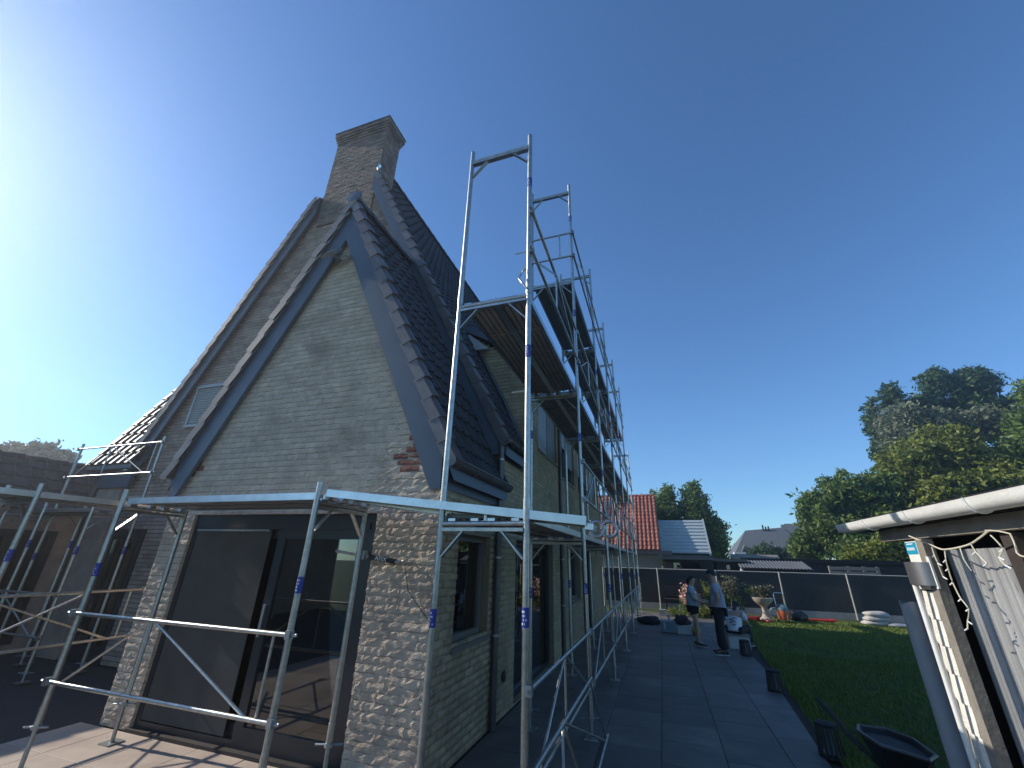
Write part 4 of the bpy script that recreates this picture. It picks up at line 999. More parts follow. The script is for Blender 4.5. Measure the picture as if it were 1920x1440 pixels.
mb = MB(); mb.box(7.1, 8.72, 17.60, 17.62, 1.0, 1.48); mb.build('slat', 'greywood', pl_)
for x in (7.13, 7.75, 8.25, 8.68):
    mb = MB(); mb.box(x-.04, x+.04, 17.621, 17.70, 0, 1.8); mb.build('batten', 'greywood', pl_)
mb = MB(); mb.box(4.6, 6.6, 23.3, 24.2, 0, 1.95); mb.prism([(23.2, 1.95), (24.3, 1.95), (23.75, 2.28)], 'x', 4.5, 6.75); mb.build('small_gabled_hut', 'greywood', label='small low hut with pale gabled roof behind the lean-to', cat='hut')
fh = thing('far_house', (12, 55, 0), 'far grey slate roofed house with dormers between the trees', 'house')
mb = MB(); mb.box(9.8, 17, 55, 62, 0, 3.0); mb.build('wall', 'render_wall', fh)
mb = MB(); mb.add([(9.1, 54.5, 2.9), (17.4, 54.5, 2.9), (17.4, 62.5, 2.9), (9.1, 62.5, 2.9), (11.2, 57.8, 5.7), (15.4, 58.2, 6.1)], [(0, 1, 5, 4), (1, 2, 5), (2, 3, 4, 5), (3, 0, 4), (3, 2, 1, 0)]); rf = mb.build('roof', 'slate_roof', fh)
mb = MB(); mb.add([(14.9, 55.6, 3.6), (18.5, 55.6, 3.6), (18.5, 59, 6.6), (15.9, 59, 6.6)], [(0, 1, 2, 3)]); mb.prism([(55.6, 3.0), (59, 6.5), (62, 3.0)], 'x', 15.5, 18.6); mb.build('cross_roof', 'slate_roof', fh)
for x in (9.7, 12.9):
    mb = MB(); mb.prism([(x, 2.9), (x+1.3, 2.9), (x+.65, 3.9)], 'y', 54.45, 57); dm = mb.build('dormer', 'slate_roof', fh); mb = MB(); mb.box(x+.35, x+.95, 54.42, 54.449, 2.95, 3.4); mb.build('dormer_window', 'blackmat', dm)
mb = MB(); mb.box(9.0, 10.2, 54.0, 55, 0, 3.1); gw_ = mb.build('white_bay', 'white', fh)
for k in range(3):
    mb = MB(); mb.box(9.1+k*.36, 9.35+k*.36, 53.97, 53.999, 2.2, 2.9); mb.build('bay_window', 'blackmat', gw_)
for x, h in ((13.2, .45), (13.5, .25), (13.8, .3)):
    mb = MB(); mb.tube((x, 57.7, 5.6), (x, 57.7, 5.9+h), .09, 8); mb.build('roof_vent', 'blackmat', rf)

# ================================================================== TREES AND PLANTS
def leafcloud(mb, blobs, n, size, rnd, up_bias=.3):
    tot = sum(b[3]*b[4]*b[5] for b in blobs)
    for (cx, cy, cz, rx, ry, rz) in blobs:
        k = int(n*rx*ry*rz/tot)
        ncl = max(14, k//26)
        cls = []
        for _ in range(ncl):
            d = V(rnd.gauss(0, 1), rnd.gauss(0, 1), rnd.gauss(0, 1)).normalized(); q = rnd.random()**.45
            lump = .80+.32*noise.noise(V(d.x*2.1+cx, d.y*2.1+cy, d.z*2.1+cz))
            cls.append(V(cx+d.x*rx*q*lump, cy+d.y*ry*q*lump, cz+d.z*rz*q*lump))
        cr = .34*(rx*ry*rz)**(1/3)*(60/ncl)**.28
        for _ in range(k):
            c = rnd.choice(cls); p = c+V(rnd.gauss(0, cr*.5), rnd.gauss(0, cr*.5), rnd.gauss(0, cr*.38))
            s_ = size*rnd.uniform(.6, 1.3)
            a_ = V(rnd.gauss(0, 1), rnd.gauss(0, 1), rnd.gauss(0, .7)).normalized(); nn3 = V(rnd.gauss(0, .8), rnd.gauss(0, .8), rnd.gauss(up_bias, .7)).normalized()
            b_ = nn3.cross(a_)
            if b_.length < .1: continue
            b_.normalize(); a_ = b_.cross(nn3)
            mb.add([p-a_*s_, p+b_*s_*.42, p+a_*s_, p-b_*s_*.42], [(0, 1, 2, 3)])
def tree(name, x, y, h, blobs, n, size, lm, label, tr=.22, group=None, seed=1, cat='tree'):
    rnd = random.Random(seed); t_ = thing(name, (x, y, 0), label, cat, group)
    mb = MB(); pts = [V(x+.15*math.sin(k*1.3+seed), y+.1*math.cos(k*1.7+seed), h*.8*k/7-.05) for k in range(8)]
    mb.path(pts, [tr*(1-.1*k)*(1.35 if k == 0 else 1) for k in range(8)], 9)
    trk = mb.build('trunk', 'bark', t_, smooth=True)
    for b in blobs:
        c = V(*b[:3]); base = pts[min(6, max(2, int((c.z-1)/h*7)))]
        mb = MB(); mid = base.lerp(c, .5)+V(rnd.uniform(-.2, .2), rnd.uniform(-.2, .2), .1); mb.path([base, mid, c], [tr*.45, tr*.3, tr*.12], 6); mb.build('limb', 'bark', trk, smooth=True)
    mb = MB(); leafcloud(mb, blobs, int(n*2.3), size*1.0, rnd); mb.build('crown', lm, t_, fix=False)
    return t_
tree('broadleaf_tree', 3.0, 31, 7.4, [(1.6, 31, 5.0, 1.3, 1.3, 2.2), (3.6, 31, 5.4, 1.3, 1.4, 2.2), (2.6, 31, 3.2, 2.2, 1.8, 1.8), (4.6, 31.3, 3.6, 1.2, 1.3, 2.0), (4.4, 30.5, 2.0, 1.2, 1.2, 1.4), (1.9, 31, 6.6, .6, .6, .9), (3.7, 31, 6.9, .55, .55, .8), (2.0, 30.5, 2.2, 1.8, 1.4, 1.6)], 17000, .13, 'leaf_mid', 'feathery green tree rising behind the pale corrugated roof', seed=2)
tree('young_tree', -.2, 30, 6.6, [(-.2, 30, 5.2, 1.3, 1, 1.3), (.6, 30, 4.0, .9, .9, 1.5)], 1500, .13, 'leaf_dry', 'sparse leafy tree peeking over the red pantile ridge', seed=3, tr=.12)
tree('walnut_tree', 12, 29, 7.6, [(10.6, 29, 5.0, 1.5, 1.5, 1.6), (12.4, 29, 6.0, 1.7, 1.6, 1.6), (14.6, 29, 6.2, 1.5, 1.6, 1.5), (15.2, 29, 4.6, 1.6, 1.6, 1.8), (11.4, 28.6, 3.6, 2.1, 1.8, 1.6), (13.6, 28.6, 4.4, 1.6, 1.6, 1.9), (9.6, 29, 3.0, 1.1, 1.2, 1.2), (13.2, 28, 2.6, 2.0, 1.5, 1.3)], 19000, .15, 'leaf_mid', 'broad round walnut like tree, lower than the trees beside it', seed=4)
tree('maple_tree', 17, 30, 11, [(16.2, 29, 7.6, 1.8, 2, 1.8), (18.2, 29, 8.4, 2.0, 2, 2.0), (16.6, 28, 5.2, 2.2, 2, 2.0), (19.0, 28, 6.0, 2.2, 2, 2.2), (17.6, 27.5, 3.6, 2.6, 2, 1.6), (15.4, 28, 3.4, 1.6, 1.6, 1.4)], 23000, .16, 'leaf_yel', 'tall yellow green maple between the walnut and the deep green maple', seed=5)
tree('willow_tree', 19.5, 34, 14, [(19.4, 34, 11.6, 2.2, 2, 2.2), (20.5, 34.5, 8.0, 3.0, 2, 2.4), (21.6, 34, 10.6, 2.2, 2, 2.2), (18.6, 34, 9.8, 1.8, 2, 1.8), (23.8, 34, 11.4, 1.6, 1.6, 1.6)], 12000, .15, 'leaf_grey', 'silver grey leaved tree behind the yellow green maple', seed=6)
tree('poplar_tree', 19, 37, 15.5, [(20.5, 37, 11.5, 1.6, 1.2, 2.6), (18.8, 37, 12.6, .9, 1.2, 2.4), (20.4, 37, 14.6, .9, 1.1, 1.5), (19.0, 37, 10.2, 1.3, 1.2, 2.0)], 7000, .17, 'leaf_dark', 'dark narrow tree just behind the silver grey one, lower than the highest', seed=7)
tree('poplar_tree', 25.2, 38, 16.5, [(23.2, 38, 13.6, 1.8, 1.3, 2.4), (24.2, 38, 16.2, 1.2, 1.3, 1.5), (26.4, 38, 15.6, 1.9, 1.6, 2.0), (27.4, 38, HW, 1.6, 1.6, 2.0), (25.4, 38, 13.2, 1.9, 1.6, 2.2)], 10000, .18, 'leaf_dark', 'dark highest tree of the group above the silver one', seed=8)
tree('maple_tree', 22.5, 29, 12, [(21.4, 28, 7.4, 1.9, 2, 2.4), (23.4, 28.5, 9.4, 2.2, 2, 2.4), (22.4, 27.5, 5.2, 2.4, 2, 1.8), (25.2, 28, 8.0, 2.2, 2, 3.0), (25.5, 28, 11.2, 1.6, 1.6, 1.6), (23.6, 28.6, 11.4, 1.4, 1.5, 1.5), (27.0, 28, 9.6, 1.8, 1.6, 2.4), (24.6, 27, 4.6, 2.6, 2, 2.0), (20.0, 27, 4.4, 1.4, 1.4, 1.4)], 24000, .16, 'leaf_mid', 'deep green maple beside the yellow green maple, above the shed roof', seed=9)
tree('yellow_shrub', 10.6, 22.5, 3, [(10.2, 22.6, 2.2, 1.1, .8, .8), (11.2, 22.6, 2.5, .9, .8, .8), (12.2, 22.6, 2.3, 1.0, .8, .9)], 3500, .10, 'leaf_yel', 'yellow green shrub above the long dark shed', seed=10, tr=.06, cat='shrub')
tree('roadside_bush', 9.6, 40, 4, [(9.4, 40, 2.6, 1.4, 1, 1.0), (11.2, 40, 2.4, 1.6, 1, 1.0), (12.6, 40, 3.2, 1.4, 1, 1.6)], 5000, .14, 'leaf_dark', 'dark bush in front of the far slate roofed house', seed=11, tr=.08, cat='bush')
tree('garden_tree', -36, 13, 8.4, [(-40.5, 12, 7.2, 2.2, 1.6, 1.1), (-38.0, 12.4, 7.3, 1.6, 1.2, 1.2), (-36.0, 12.6, 6.7, 1.8, 1.2, 1.1), (-34.2, 13, 5.9, 1.4, 1.2, .8)], 5200, .19, 'leaf_dry', 'sunlit tree top beyond the ridge of the brown outbuilding', seed=12)
tree('maple_tree', 27.5, 32, 12, [(27, 32, 10.5, 2.4, 2, 2.6), (28.5, 32, 7.5, 3.0, 2, 3.0), (27, 31, 4.5, 3.0, 2, 2.6), (26.5, 33, 13.0, 1.3, 1.3, 1.2)], 12000, .17, 'leaf_dark', 'dark green tree beyond the deep green maple', seed=14)
tree('garden_hedge', 15.5, 25.5, 3, [(11, 25.5, 1.8, 2.0, 1, 1.7), (14, 25.5, 2.0, 2.2, 1, 1.9), (17, 25.5, 2.2, 2.2, 1, 2.1), (20, 25.5, 2.4, 2.2, 1, 2.2), (23, 25.5, 2.6, 2.2, 1, 2.4)], 9000, .12, 'leaf_mid', 'green hedge under the tall trees beyond the sheds', seed=15, tr=.08, cat='hedge')
# shrubs at the fence
def shrub(name, x, y, blobs, n, size, lm, label, extra=None, cat='shrub', stem=.02, seed=1):
    rnd = random.Random(seed); t_ = thing(name, (x, y, 0), label, cat)
    zt_ = max(b[2] for b in blobs)
    for k in range(5):
        b = rnd.choice(blobs); mb = MB(); mb.path([(x+rnd.uniform(-.05, .05), y+rnd.uniform(-.05, .05), -.04), ((x+b[0])/2, y, b[2]*.5), (b[0]+rnd.uniform(-.1, .1), b[1], b[2])], [stem, stem*.8, stem*.4], 5); mb.build('stem', 'bark', t_)
    mb = MB(); leafcloud(mb, blobs, n, size, rnd, .5); mb.build('foliage', lm, t_, fix=False)
    if extra:
        mb = MB(); leafcloud(mb, blobs if extra[3] is None else extra[3], extra[1], extra[2], rnd, .5); mb.build('blossom', extra[0], t_, fix=False, kind='stuff')
    return t_
shrub('flowering_shrub', 1.75, 15.6, [(1.75, 15.6, .55, .38, .3, .42), (1.55, 15.5, .32, .4, .3, .25)], 700, .05, 'leaf_mid', 'pale pink flowering shrub on the grass behind the person in shorts', ('flower', 420, .055, [(1.75, 15.5, .62, .36, .28, .40)]), seed=20)
shrub('tall_grass_clump', 1.6, 14.8, [(1.3, 14.9, .12, .4, .3, .14), (1.9, 14.8, .15, .5, .3, .16), (2.3, 14.9, .18, .4, .3, .2)], 900, .05, 'leaf_yel', 'bright clump of tall grass at the sunny end of the terrace', seed=21)
shrub('variegated_shrub', 2.35, 14.9, [(2.35, 14.9, .8, .18, .2, .55), (2.5, 14.9, .35, .3, .25, .35)], 900, .05, 'leaf_yel', 'upright variegated yellow shrub between the two standing people', seed=22)
shrub('standard_olive', 3.25, 16.2, [(3.25, 16.2, 1.05, .42, .35, .34)], 600, .045, 'leaf_dry', 'small olive tree on a thin stem in front of the fence', seed=23, cat='shrub')
shrub('border_shrub', 3.6, 16.5, [(3.5, 16.5, .5, .4, .25, .3), (3.0, 16.5, .5, .3, .25, .3), (3.9, 16.4, .9, .3, .2, .3)], 700, .05, 'leaf_dark', 'dark green shrub under the small olive tree', seed=24)
# urn with dry plant
ur = thing('garden_urn', (4.15, 15.3, 0), 'cast stone pedestal urn planted with dry foliage', 'urn')
mb = MB(); mb.lathe([(.20, -.02), (.20, .06), (.15, .09), (.10, .16), (.085, .30), (.10, .42), (.14, .46), (.22, .52), (.30, .60), (.335, .68), (.345, .70), (.30, .71), (.27, .66)], (4.15, 15.3, 0), 24); mb.build('urn_body', 'urn', ur, smooth=True)
mb = MB(); leafcloud(mb, [(4.15, 15.3, .88, .36, .3, .22), (4.4, 15.3, .95, .2, .2, .22), (3.95, 15.3, .92, .2, .2, .2)], 650, .05, random.Random(31), .5); mb.build('urn_foliage', 'leaf_dry', ur, fix=False)
# pressure washer / vacuum with chrome handle
pw = thing('wet_vacuum', (4.62, 15.1, 0), 'orange wet vacuum with chrome push handle beside the urn', 'vacuum')
mb = MB(); mb.lathe([(.14, .06), (.17, .10), (.175, .34), (.16, .40), (.10, .46), (.04, .48)], (4.66, 15.1, 0), 18); mb.build('tank', 'orange', pw, smooth=True)
mb = MB(); mb.lathe([(.178, .36), (.182, .38), (.165, .46), (.10, .52), (.02, .54)], (4.66, 15.1, 0), 18); mb.build('motor_head', 'teal', pw, smooth=True)
mb = MB(); mb.path([(4.50, 14.95, .05), (4.47, 14.98, .5), (4.46, 15.02, .84), (4.50, 15.04, .89), (4.72, 15.04, .89), (4.76, 15.02, .84), (4.75, 14.98, .5), (4.73, 14.95, .05)], .014, 8); mb.build('push_handle', 'chrome', pw, smooth=True)
for x in (4.5, 4.8):
    mb = MB(); mb.tube((x-.02, 15.15, .05), (x+.02, 15.15, .05), .06, 14); mb.build('wheel', 'black', pw)
mb = MB(); mb.path([(4.5, 15.05, .42), (4.32, 15.0, .40), (4.25, 14.98, .3), (4.3, 15.0, .2), (4.45, 15, .15)], .028, 8); mb.build('suction_hose', 'teal', pw, smooth=True)
# red hose coils on the lawn
mb = MB(); pts = [(3.45+.38*math.cos(k*.42)*(1+.1*math.sin(k)), 14.9+.30*math.sin(k*.42)*(1+.1*math.cos(k*1.3)), .02+.008*(k % 15)) for k in range(75)]+[(3.9, 14.9, .03), (4.1, 14.75, .03), (4.2, 14.8, .025)]
mb.path(pts, .024, 7); mb.build('red_hose', 'red_plastic', smooth=True, label='coiled bright red hose lying on the grass near the urn', cat='hose')
mb = MB(); mb.path([(5.55, 15.95, .035), (5.9, 16, .04), (6.3, 15.95, .045), (6.42, 15.95, .06)], [.03, .035, .05, .03], 8); mb.build('red_pole', 'red_plastic', smooth=True, label='red padded pole lying at the foot of the fence', cat='pole')
# black bag
def lump(name, c, r, m, label, cat, seed=1, amp=.3, flat=1, group=None, rot=0):
    bm = bmesh.new(); bmesh.ops.create_icosphere(bm, subdivisions=3, radius=1)
    for v in bm.verts:
        k = 1+amp*noise.noise(v.co*1.7+V(seed*3.1, 0, 0))+amp*.4*noise.noise(v.co*4+V(0, seed, 0)); co = v.co*k
        co.x = math.copysign(abs(co.x)**flat, co.x); co.y = math.copysign(abs(co.y)**flat, co.y)
        v.co = V(co.x*r[0], co.y*r[1], max(co.z, -.72)*r[2])
    me = D.meshes.new(name); bm.to_mesh(me); bm.free(); me.materials.append(M[m])
    for p in me.polygons: p.use_smooth = True
    zmin = min(v.co.z for v in me.vertices)
    o_ = link(name, me, None, label=label, cat=cat, group=group); o_.matrix_basis = Matrix.Translation((c[0], c[1], c[2]-zmin)) @ Matrix.Rotation(rot, 4, 'Z'); return o_
lump('bin_bag', (5.25, 15.75, -.01), (.28, .2, .2), 'bag', 'black plastic bin bag at the fence beside the vacuum', 'bag', 3)
for k, (dz_, lab) in enumerate(((0, 'bottom woven sand sack of the pile by the fence post'), (.13, 'middle woven sand sack of the pile by the fence post'), (.26, 'top woven sand sack of the pile by the fence post'))):
    lump('sand_sack', (7.55+.05*k, 16.0, -.02+dz_), (.38, .24, .10), 'sack', lab, 'sack', 5+k, .16, .8, 'sand sacks piled by the fence', rot=.1*k)
lump('sand_sack', (8.1, 15.9, -.02), (.34, .2, .07), 'greysheet', 'flat dark grey sack lying beside the sand sack pile', 'sack', 9, .2, .8)
lump('clear_plastic_bag', (8.85, 16.0, -.02), (.28, .2, .26), 'crate', 'crumpled translucent plastic bag near the shed end of the fence', 'bag', 11, .35)
# solar path lanterns on the terrace edge
def lantern(x, y, label):
    t_ = thing('path_lantern', (x, y, 0), label, 'lantern', 'black path lanterns')
    mb = MB(); mb.lathe([(.118, 0), (.118, .02), (.108, .024), (.02, .024)], (x, y, 0), 20); mb.build('base', 'black', t_, smooth=True)
    mb = MB(); mb.lathe([(.095, .25), (.10, .255), (.10, .275), (.03, .288)], (x, y, 0), 20); mb.build('lid', 'blackmat', t_, smooth=True)
    for k in range(14):
        a_ = 6.283*k/14; mb = MB(); mb.tube((x+.105*math.cos(a_), y+.105*math.sin(a_), .024), (x+.09*math.cos(a_), y+.09*math.sin(a_), .252), .012, 6); mb.build('slat', 'black', t_)
    mb = MB(); mb.lathe([(.05, .024), (.05, .24)], (x, y, 0), 12); mb.build('inner_tube', 'teal', t_, smooth=True)
lantern(2.34, 3.02, 'black slatted path lantern on the terrace edge next to the wheelbarrow')
lantern(2.36, 5.45, 'black slatted path lantern on the terrace edge between wheelbarrow and seated person')
lantern(2.40, 8.25, 'black slatted path lantern on the terrace edge just before the crate')
# wheelbarrow
wb = thing('wheelbarrow', (2.62, 1.9, 0), 'black tub wheelbarrow standing at the terrace edge by the shed', 'wheelbarrow')
mb = MB(); n_ = 8
top = [(2.36, 1.70), (2.62, 1.60), (2.73, 1.76), (2.72, 2.05), (2.60, 2.2), (2.38, 2.14), (2.31, 1.94)]
bot = [(2.44, 1.80), (2.58, 1.75), (2.64, 1.84), (2.63, 1.98), (2.56, 2.05), (2.46, 2.03), (2.42, 1.93)]
k_ = len(top); zz = [.50, .47, .46, .47, .48, .50, .51]
cx_, cy_ = 2.53, 1.92
inn = [(cx_+(x-cx_)*.95, cy_+(y-cy_)*.95) for x, y in top]
mb.add([(x, y, z) for (x, y), z in zip(top, zz)]+[(x, y, .24) for x, y in bot]+[(x, y, z) for (x, y), z in zip(inn, zz)]+[(x, y, .28) for x, y in bot],
       [(i, (i+1) % k_, k_+(i+1) % k_, k_+i) for i in range(k_)]+[tuple(range(k_, 2*k_))]+[(2*k_+(i+1) % k_, 2*k_+i, 3*k_+i, 3*k_+(i+1) % k_) for i in range(k_)]+[tuple(range(4*k_-1, 3*k_-1, -1))]+[(i, 2*k_+i, 2*k_+(i+1) % k_, (i+1) % k_) for i in range(k_)])
mb.build('tub', 'black', wb, smooth=True)
mb = MB(); mb.path([(x, y, z) for (x, y), z in zip(top+top[:1], zz+zz[:1])], .014, 6); mb.build('tub_rim', 'zinc', wb, smooth=True)
mb = MB(); mb.add([(x, y, z-.035) for (x, y), z in zip(inn, zz)]+[(2.53, 1.92, .47)], [(i, (i+1) % k_, k_) for i in range(k_)]); mb.build('rubble_fill', 'asphalt', wb)
for s_ in (0, 1):
    mb = MB(); yb = 1.78+.24*s_; mb.path([(2.8, yb, .18), (2.5, yb, .22), (2.32, yb+.10*s_, .38), (2.22, 1.98+.24*s_, .52), (2.17, 2.03+.26*s_, .60)], .013, 8); hb = mb.build('handle_bar', 'black', wb, smooth=True)
    mb = MB(); mb.tube((2.19, 2.01+.25*s_, .57), (2.15, 2.05+.27*s_, .63), .017, 8); mb.build('grip', 'black', hb)
    mb = MB(); mb.path([(2.52, yb, .22), (2.46, yb, .01), (2.40, yb, .005)], .014, 6); mb.build('leg', 'galv_dull', wb)
mb = MB(); mb.tube((2.86, 1.86, .165), (2.86, 1.95, .165), .16, 20); mb.build('wheel', 'black', wb, smooth=True)
# crate with box where the third person sits, packs of tiles, tool case and rags
cr_ = thing('plastic_crate', (2.42, 9.2, 0), 'pale plastic crate under the seated person', 'crate')
mb = MB(); mb.box(2.18, 2.62, 8.95, 9.35, 0, .05); mb.box(2.18, 2.62, 8.95, 8.98, .05, .25); mb.box(2.18, 2.62, 9.32, 9.35, .05, .25); mb.box(2.18, 2.21, 8.981, 9.319, .05, .25); mb.box(2.59, 2.62, 8.981, 9.319, .05, .25); mb.build('crate_body', 'crate', cr_)
mb = MB(); mb.box(2.16, 2.64, 8.93, 9.37, .25, .28); mb.build('crate_lid', 'greywood', cr_)
tc_ = thing('tool_case', (.92, 10.7, 0), 'teal grey tool case lying on the terrace next to the rags', 'tool case')
mb = MB(); mb.box(.72, 1.08, 10.55, 10.9, .02, .17); mb.build('case_body', 'teal', tc_); mb = MB(); mb.box(.70, 1.09, 10.53, 10.92, .171, .29); mb.build('case_lid', 'teal', tc_); mb = MB(); mb.box(.78, .82, 10.515, 10.53, .1, .26); mb.build('case_latch', 'crate', tc_)
tp = thing('packed_box', (1.25, 10.75, 0), 'pale packed box with dark clothes on top', 'box')
mb = MB(); mb.box(1.12, 1.5, 10.6, 10.95, 0, .2); mb.build('box_body', 'crate', tp); mb = MB(); mb.box(1.11, 1.51, 10.59, 10.96, .2, .215); mb.build('box_lid', 'sack', tp)
lump('dark_clothes', (1.27, 10.75, .205), (.22, .18, .14), 'blackmat', 'heap of dark clothes lying on the packed box', 'clothes', 13, .5)
lump('yellow_bag', (1.58, 10.62, 0), (.10, .1, .13), 'yellow', 'small yellow bag on the terrace beside the packed box', 'bag', 14, .3)
lump('dark_sack', (.35, 12.2, 0), (.35, .2, .13), 'blackmat', 'dark sack slumped beside the far scaffold feet', 'sack', 15, .3)
for k in range(3):
    mb = MB(); mb.box(.62, .86, 14.6-.0, 14.85, .0+.07*k, .06+.07*k); mb.build('stone_block', 'concrete', label=['lowest', 'middle', 'topmost'][k]+' pale stone block of the little stack by the grass clump', cat='block', group='stone blocks in a stack')
be = thing('garden_bench', (1.2, 16.4, 0), 'brown wooden bench in front of the fence behind the pink shrub', 'bench')
for k in range(3):
    mb = MB(); mb.box(.85, 2.3, 16.3+k*.12, 16.4+k*.12, .42, .45); mb.build('seat_slat', 'darkwood', be)
for k in range(3):
    mb = MB(); mb.box(.85, 2.3, 16.68, 16.70, .55+k*.13, .65+k*.13); mb.build('back_slat', 'darkwood', be)
for x in (.92, 2.22):
    mb = MB(); mb.box(x-.03, x+.03, 16.3, 16.36, 0, .42); mb.build('leg', 'darkwood', be); mb = MB(); mb.box(x-.03, x+.03, 16.701, 16.75, 0, .95); mb.build('leg', 'darkwood', be)
bb = thing('door_bag', (-6.9, 2.1, 0), 'black bag with white stripe leaning on the main gable wall', 'bag')
mb = MB(); mb.prism([(-7.02, 0), (-6.72, 0), (-6.66, .30), (-6.8, .36)], 'y', 2.15, 2.33); mb.build('bag_body', 'black', bb)
mb = MB(); mb.prism([(-6.92, .03), (-6.86, .03), (-6.72, .30), (-6.75, .31)], 'y', 2.14, 2.149); mb.build('bag_stripe', 'whiteplain', bb)

# ================================================================== PEOPLE
def skin(name, verts, edges, rad, m, parent=None, root=0, sub=2, label=None, cat=None):
    me = D.meshes.new(name); me.from_pydata([Vector(v) for v in verts], edges, [])
    o_ = D.objects.new(name, me); COL.objects.link(o_)
    md = o_.modifiers.new('s', 'SKIN'); md.use_smooth_shade = True
    for i, sv in enumerate(me.skin_vertices[0].data):
        r_ = rad[i]; sv.radius = (r_, r_) if not isinstance(r_, tuple) else r_; sv.use_root = (i == root)
    s2 = o_.modifiers.new('b', 'SUBSURF'); s2.levels = sub; s2.render_levels = sub
    bpy.context.view_layer.update(); dg = bpy.context.evaluated_depsgraph_get()
    nm = D.meshes.new_from_object(o_.evaluated_get(dg)); D.objects.remove(o_)
    nm.materials.clear(); nm.materials.append(M[m])
    for p in nm.polygons: p.use_smooth = True
    return link(name, nm, parent, label=label, cat=cat)
def person(base, face, H, pose, label, shirt, legs_m, hair_m, shoes=True, sleeve=True, shorts=False, wide=1.0, cap=False):
    """pose: joint positions in body space (x forward, y left, z up), metres for H=1"""
    X = Vector((math.cos(face), math.sin(face), 0)); Y = Vector((-math.sin(face), math.cos(face), 0)); B = Vector(base)
    w_ = lambda p: B+(X*p[0]+Y*p[1]+uz*p[2])*H
    t_ = thing('person', tuple(base), label, 'person')
    J = {k: w_(v) for k, v in pose.items() if k != 'look'}
    names = ['pelvis', 'waist', 'chest', 'neck', 'head', 'crown', 'shL', 'elL', 'wrL', 'shR', 'elR', 'wrR', 'hipL', 'knL', 'anL', 'toL', 'hipR', 'knR', 'anR', 'toR', 'haL', 'haR']
    idx = {n: i for i, n in enumerate(names)}
    E_ = [('pelvis', 'waist'), ('waist', 'chest'), ('chest', 'neck'), ('neck', 'head'), ('head', 'crown'), ('chest', 'shL'), ('shL', 'elL'), ('elL', 'wrL'), ('wrL', 'haL'), ('chest', 'shR'), ('shR', 'elR'), ('elR', 'wrR'), ('wrR', 'haR'), ('pelvis', 'hipL'), ('hipL', 'knL'), ('knL', 'anL'), ('anL', 'toL'), ('pelvis', 'hipR'), ('hipR', 'knR'), ('knR', 'anR'), ('anR', 'toR')]
    rr = dict(pelvis=.075, waist=.068, chest=.072, neck=.030, head=.050, crown=.042, shL=.036, shR=.036, elL=.023, elR=.023, wrL=.016, wrR=.016, hipL=.050, hipR=.050, knL=.031, knR=.031, anL=.020, anR=.020, toL=.018, toR=.018, haL=.018, haR=.018)
    skin('body', [J[n] for n in names], [(idx[a_], idx[b_]) for a_, b_ in E_], [rr[n]*H for n in names], 'skin', t_)
    hd_ = J['head']; c = J['head'].lerp(J['crown'], .55)
    # fingers: five short chains from each hand
    for s_ in ('L', 'R'):
        d = (J['ha'+s_]-J['wr'+s_]).normalized(); sd_ = d.cross(uz); sd_ = sd_.normalized() if sd_.length > .1 else Y
        for k in range(5):
            q = (k-1.5)*.010*H if k < 4 else .022*H
            ln = (.042, .047, .045, .036, .026)[k]*H; p0 = J['ha'+s_]+sd_*q+(d*.006*H if k < 4 else -d*.012*H)
            p1 = p0+d*ln*.55+(sd_*.012*H if k == 4 else V(0, 0, 0)); p2 = p1+(d*.6-uz*.5).normalized()*ln*.5
            mb = MB(); mb.path([p0, p1, p2], [.0065*H, .006*H, .0045*H], 6); mb.build('finger', 'skin', t_, smooth=True)
    # face
    fwd = X if 'look' not in pose else (X*pose['look'][0]+Y*pose['look'][1]).normalized(); lat = uz.cross(fwd)
    mb = MB(); nb = hd_+fwd*.052*H+uz*.012*H; mb.path([nb+uz*.02*H, nb+fwd*.010*H-uz*.002*H, nb-uz*.006*H], [.005*H, .009*H, .006*H], 6); mb.build('nose', 'skin', t_, smooth=True)
    for s_ in (-1, 1):
        mb = MB(); mb.lathe([(.001, -.006*H), (.006*H, -.003*H), (.006*H, .003*H), (.001, .006*H)], hd_+fwd*.047*H+lat*s_*.020*H+uz*.030*H, 8); mb.build('eye', 'blackmat', t_, smooth=True)
        mb = MB(); mb.lathe([(.002*H, -.016*H), (.010*H, -.008*H), (.011*H, .006*H), (.002*H, .016*H)], hd_+lat*s_*.050*H+uz*.018*H, 8); mb.build('ear', 'skin', t_, smooth=True)
    mb = MB(); mb.path([hd_+fwd*.050*H+lat*-.014*H-uz*.012*H, hd_+fwd*.054*H-uz*.013*H, hd_+fwd*.050*H+lat*.014*H-uz*.012*H], .003*H, 5); mb.build('mouth', 'orange', t_)
    # hair: shell behind and above the face
    bm = bmesh.new(); bmesh.ops.create_icosphere(bm, subdivisions=3, radius=1)
    for v in bm.verts:
        k = 1+.06*noise.noise(v.co*5); v.co = v.co*k
    dele = [v for v in bm.verts if v.co.z < -.35 or (v.co.x > .45 and v.co.z < .35)]
    bmesh.ops.delete(bm, geom=dele, context='VERTS')
    me = D.meshes.new('hair'); bm.to_mesh(me); bm.free(); me.materials.append(M[hair_m])
    for p in me.polygons: p.use_smooth = True
    hm = Matrix(((fwd.x, lat.x, 0, 0), (fwd.y, lat.y, 0, 0), (0, 0, 1, 0), (0, 0, 0, 1)))
    ho = link('hair', me, t_); ho.matrix_basis = Matrix.Translation(c-fwd*.004*H) @ hm @ Matrix.Diagonal((.062*H, .056*H, .060*H, 1))
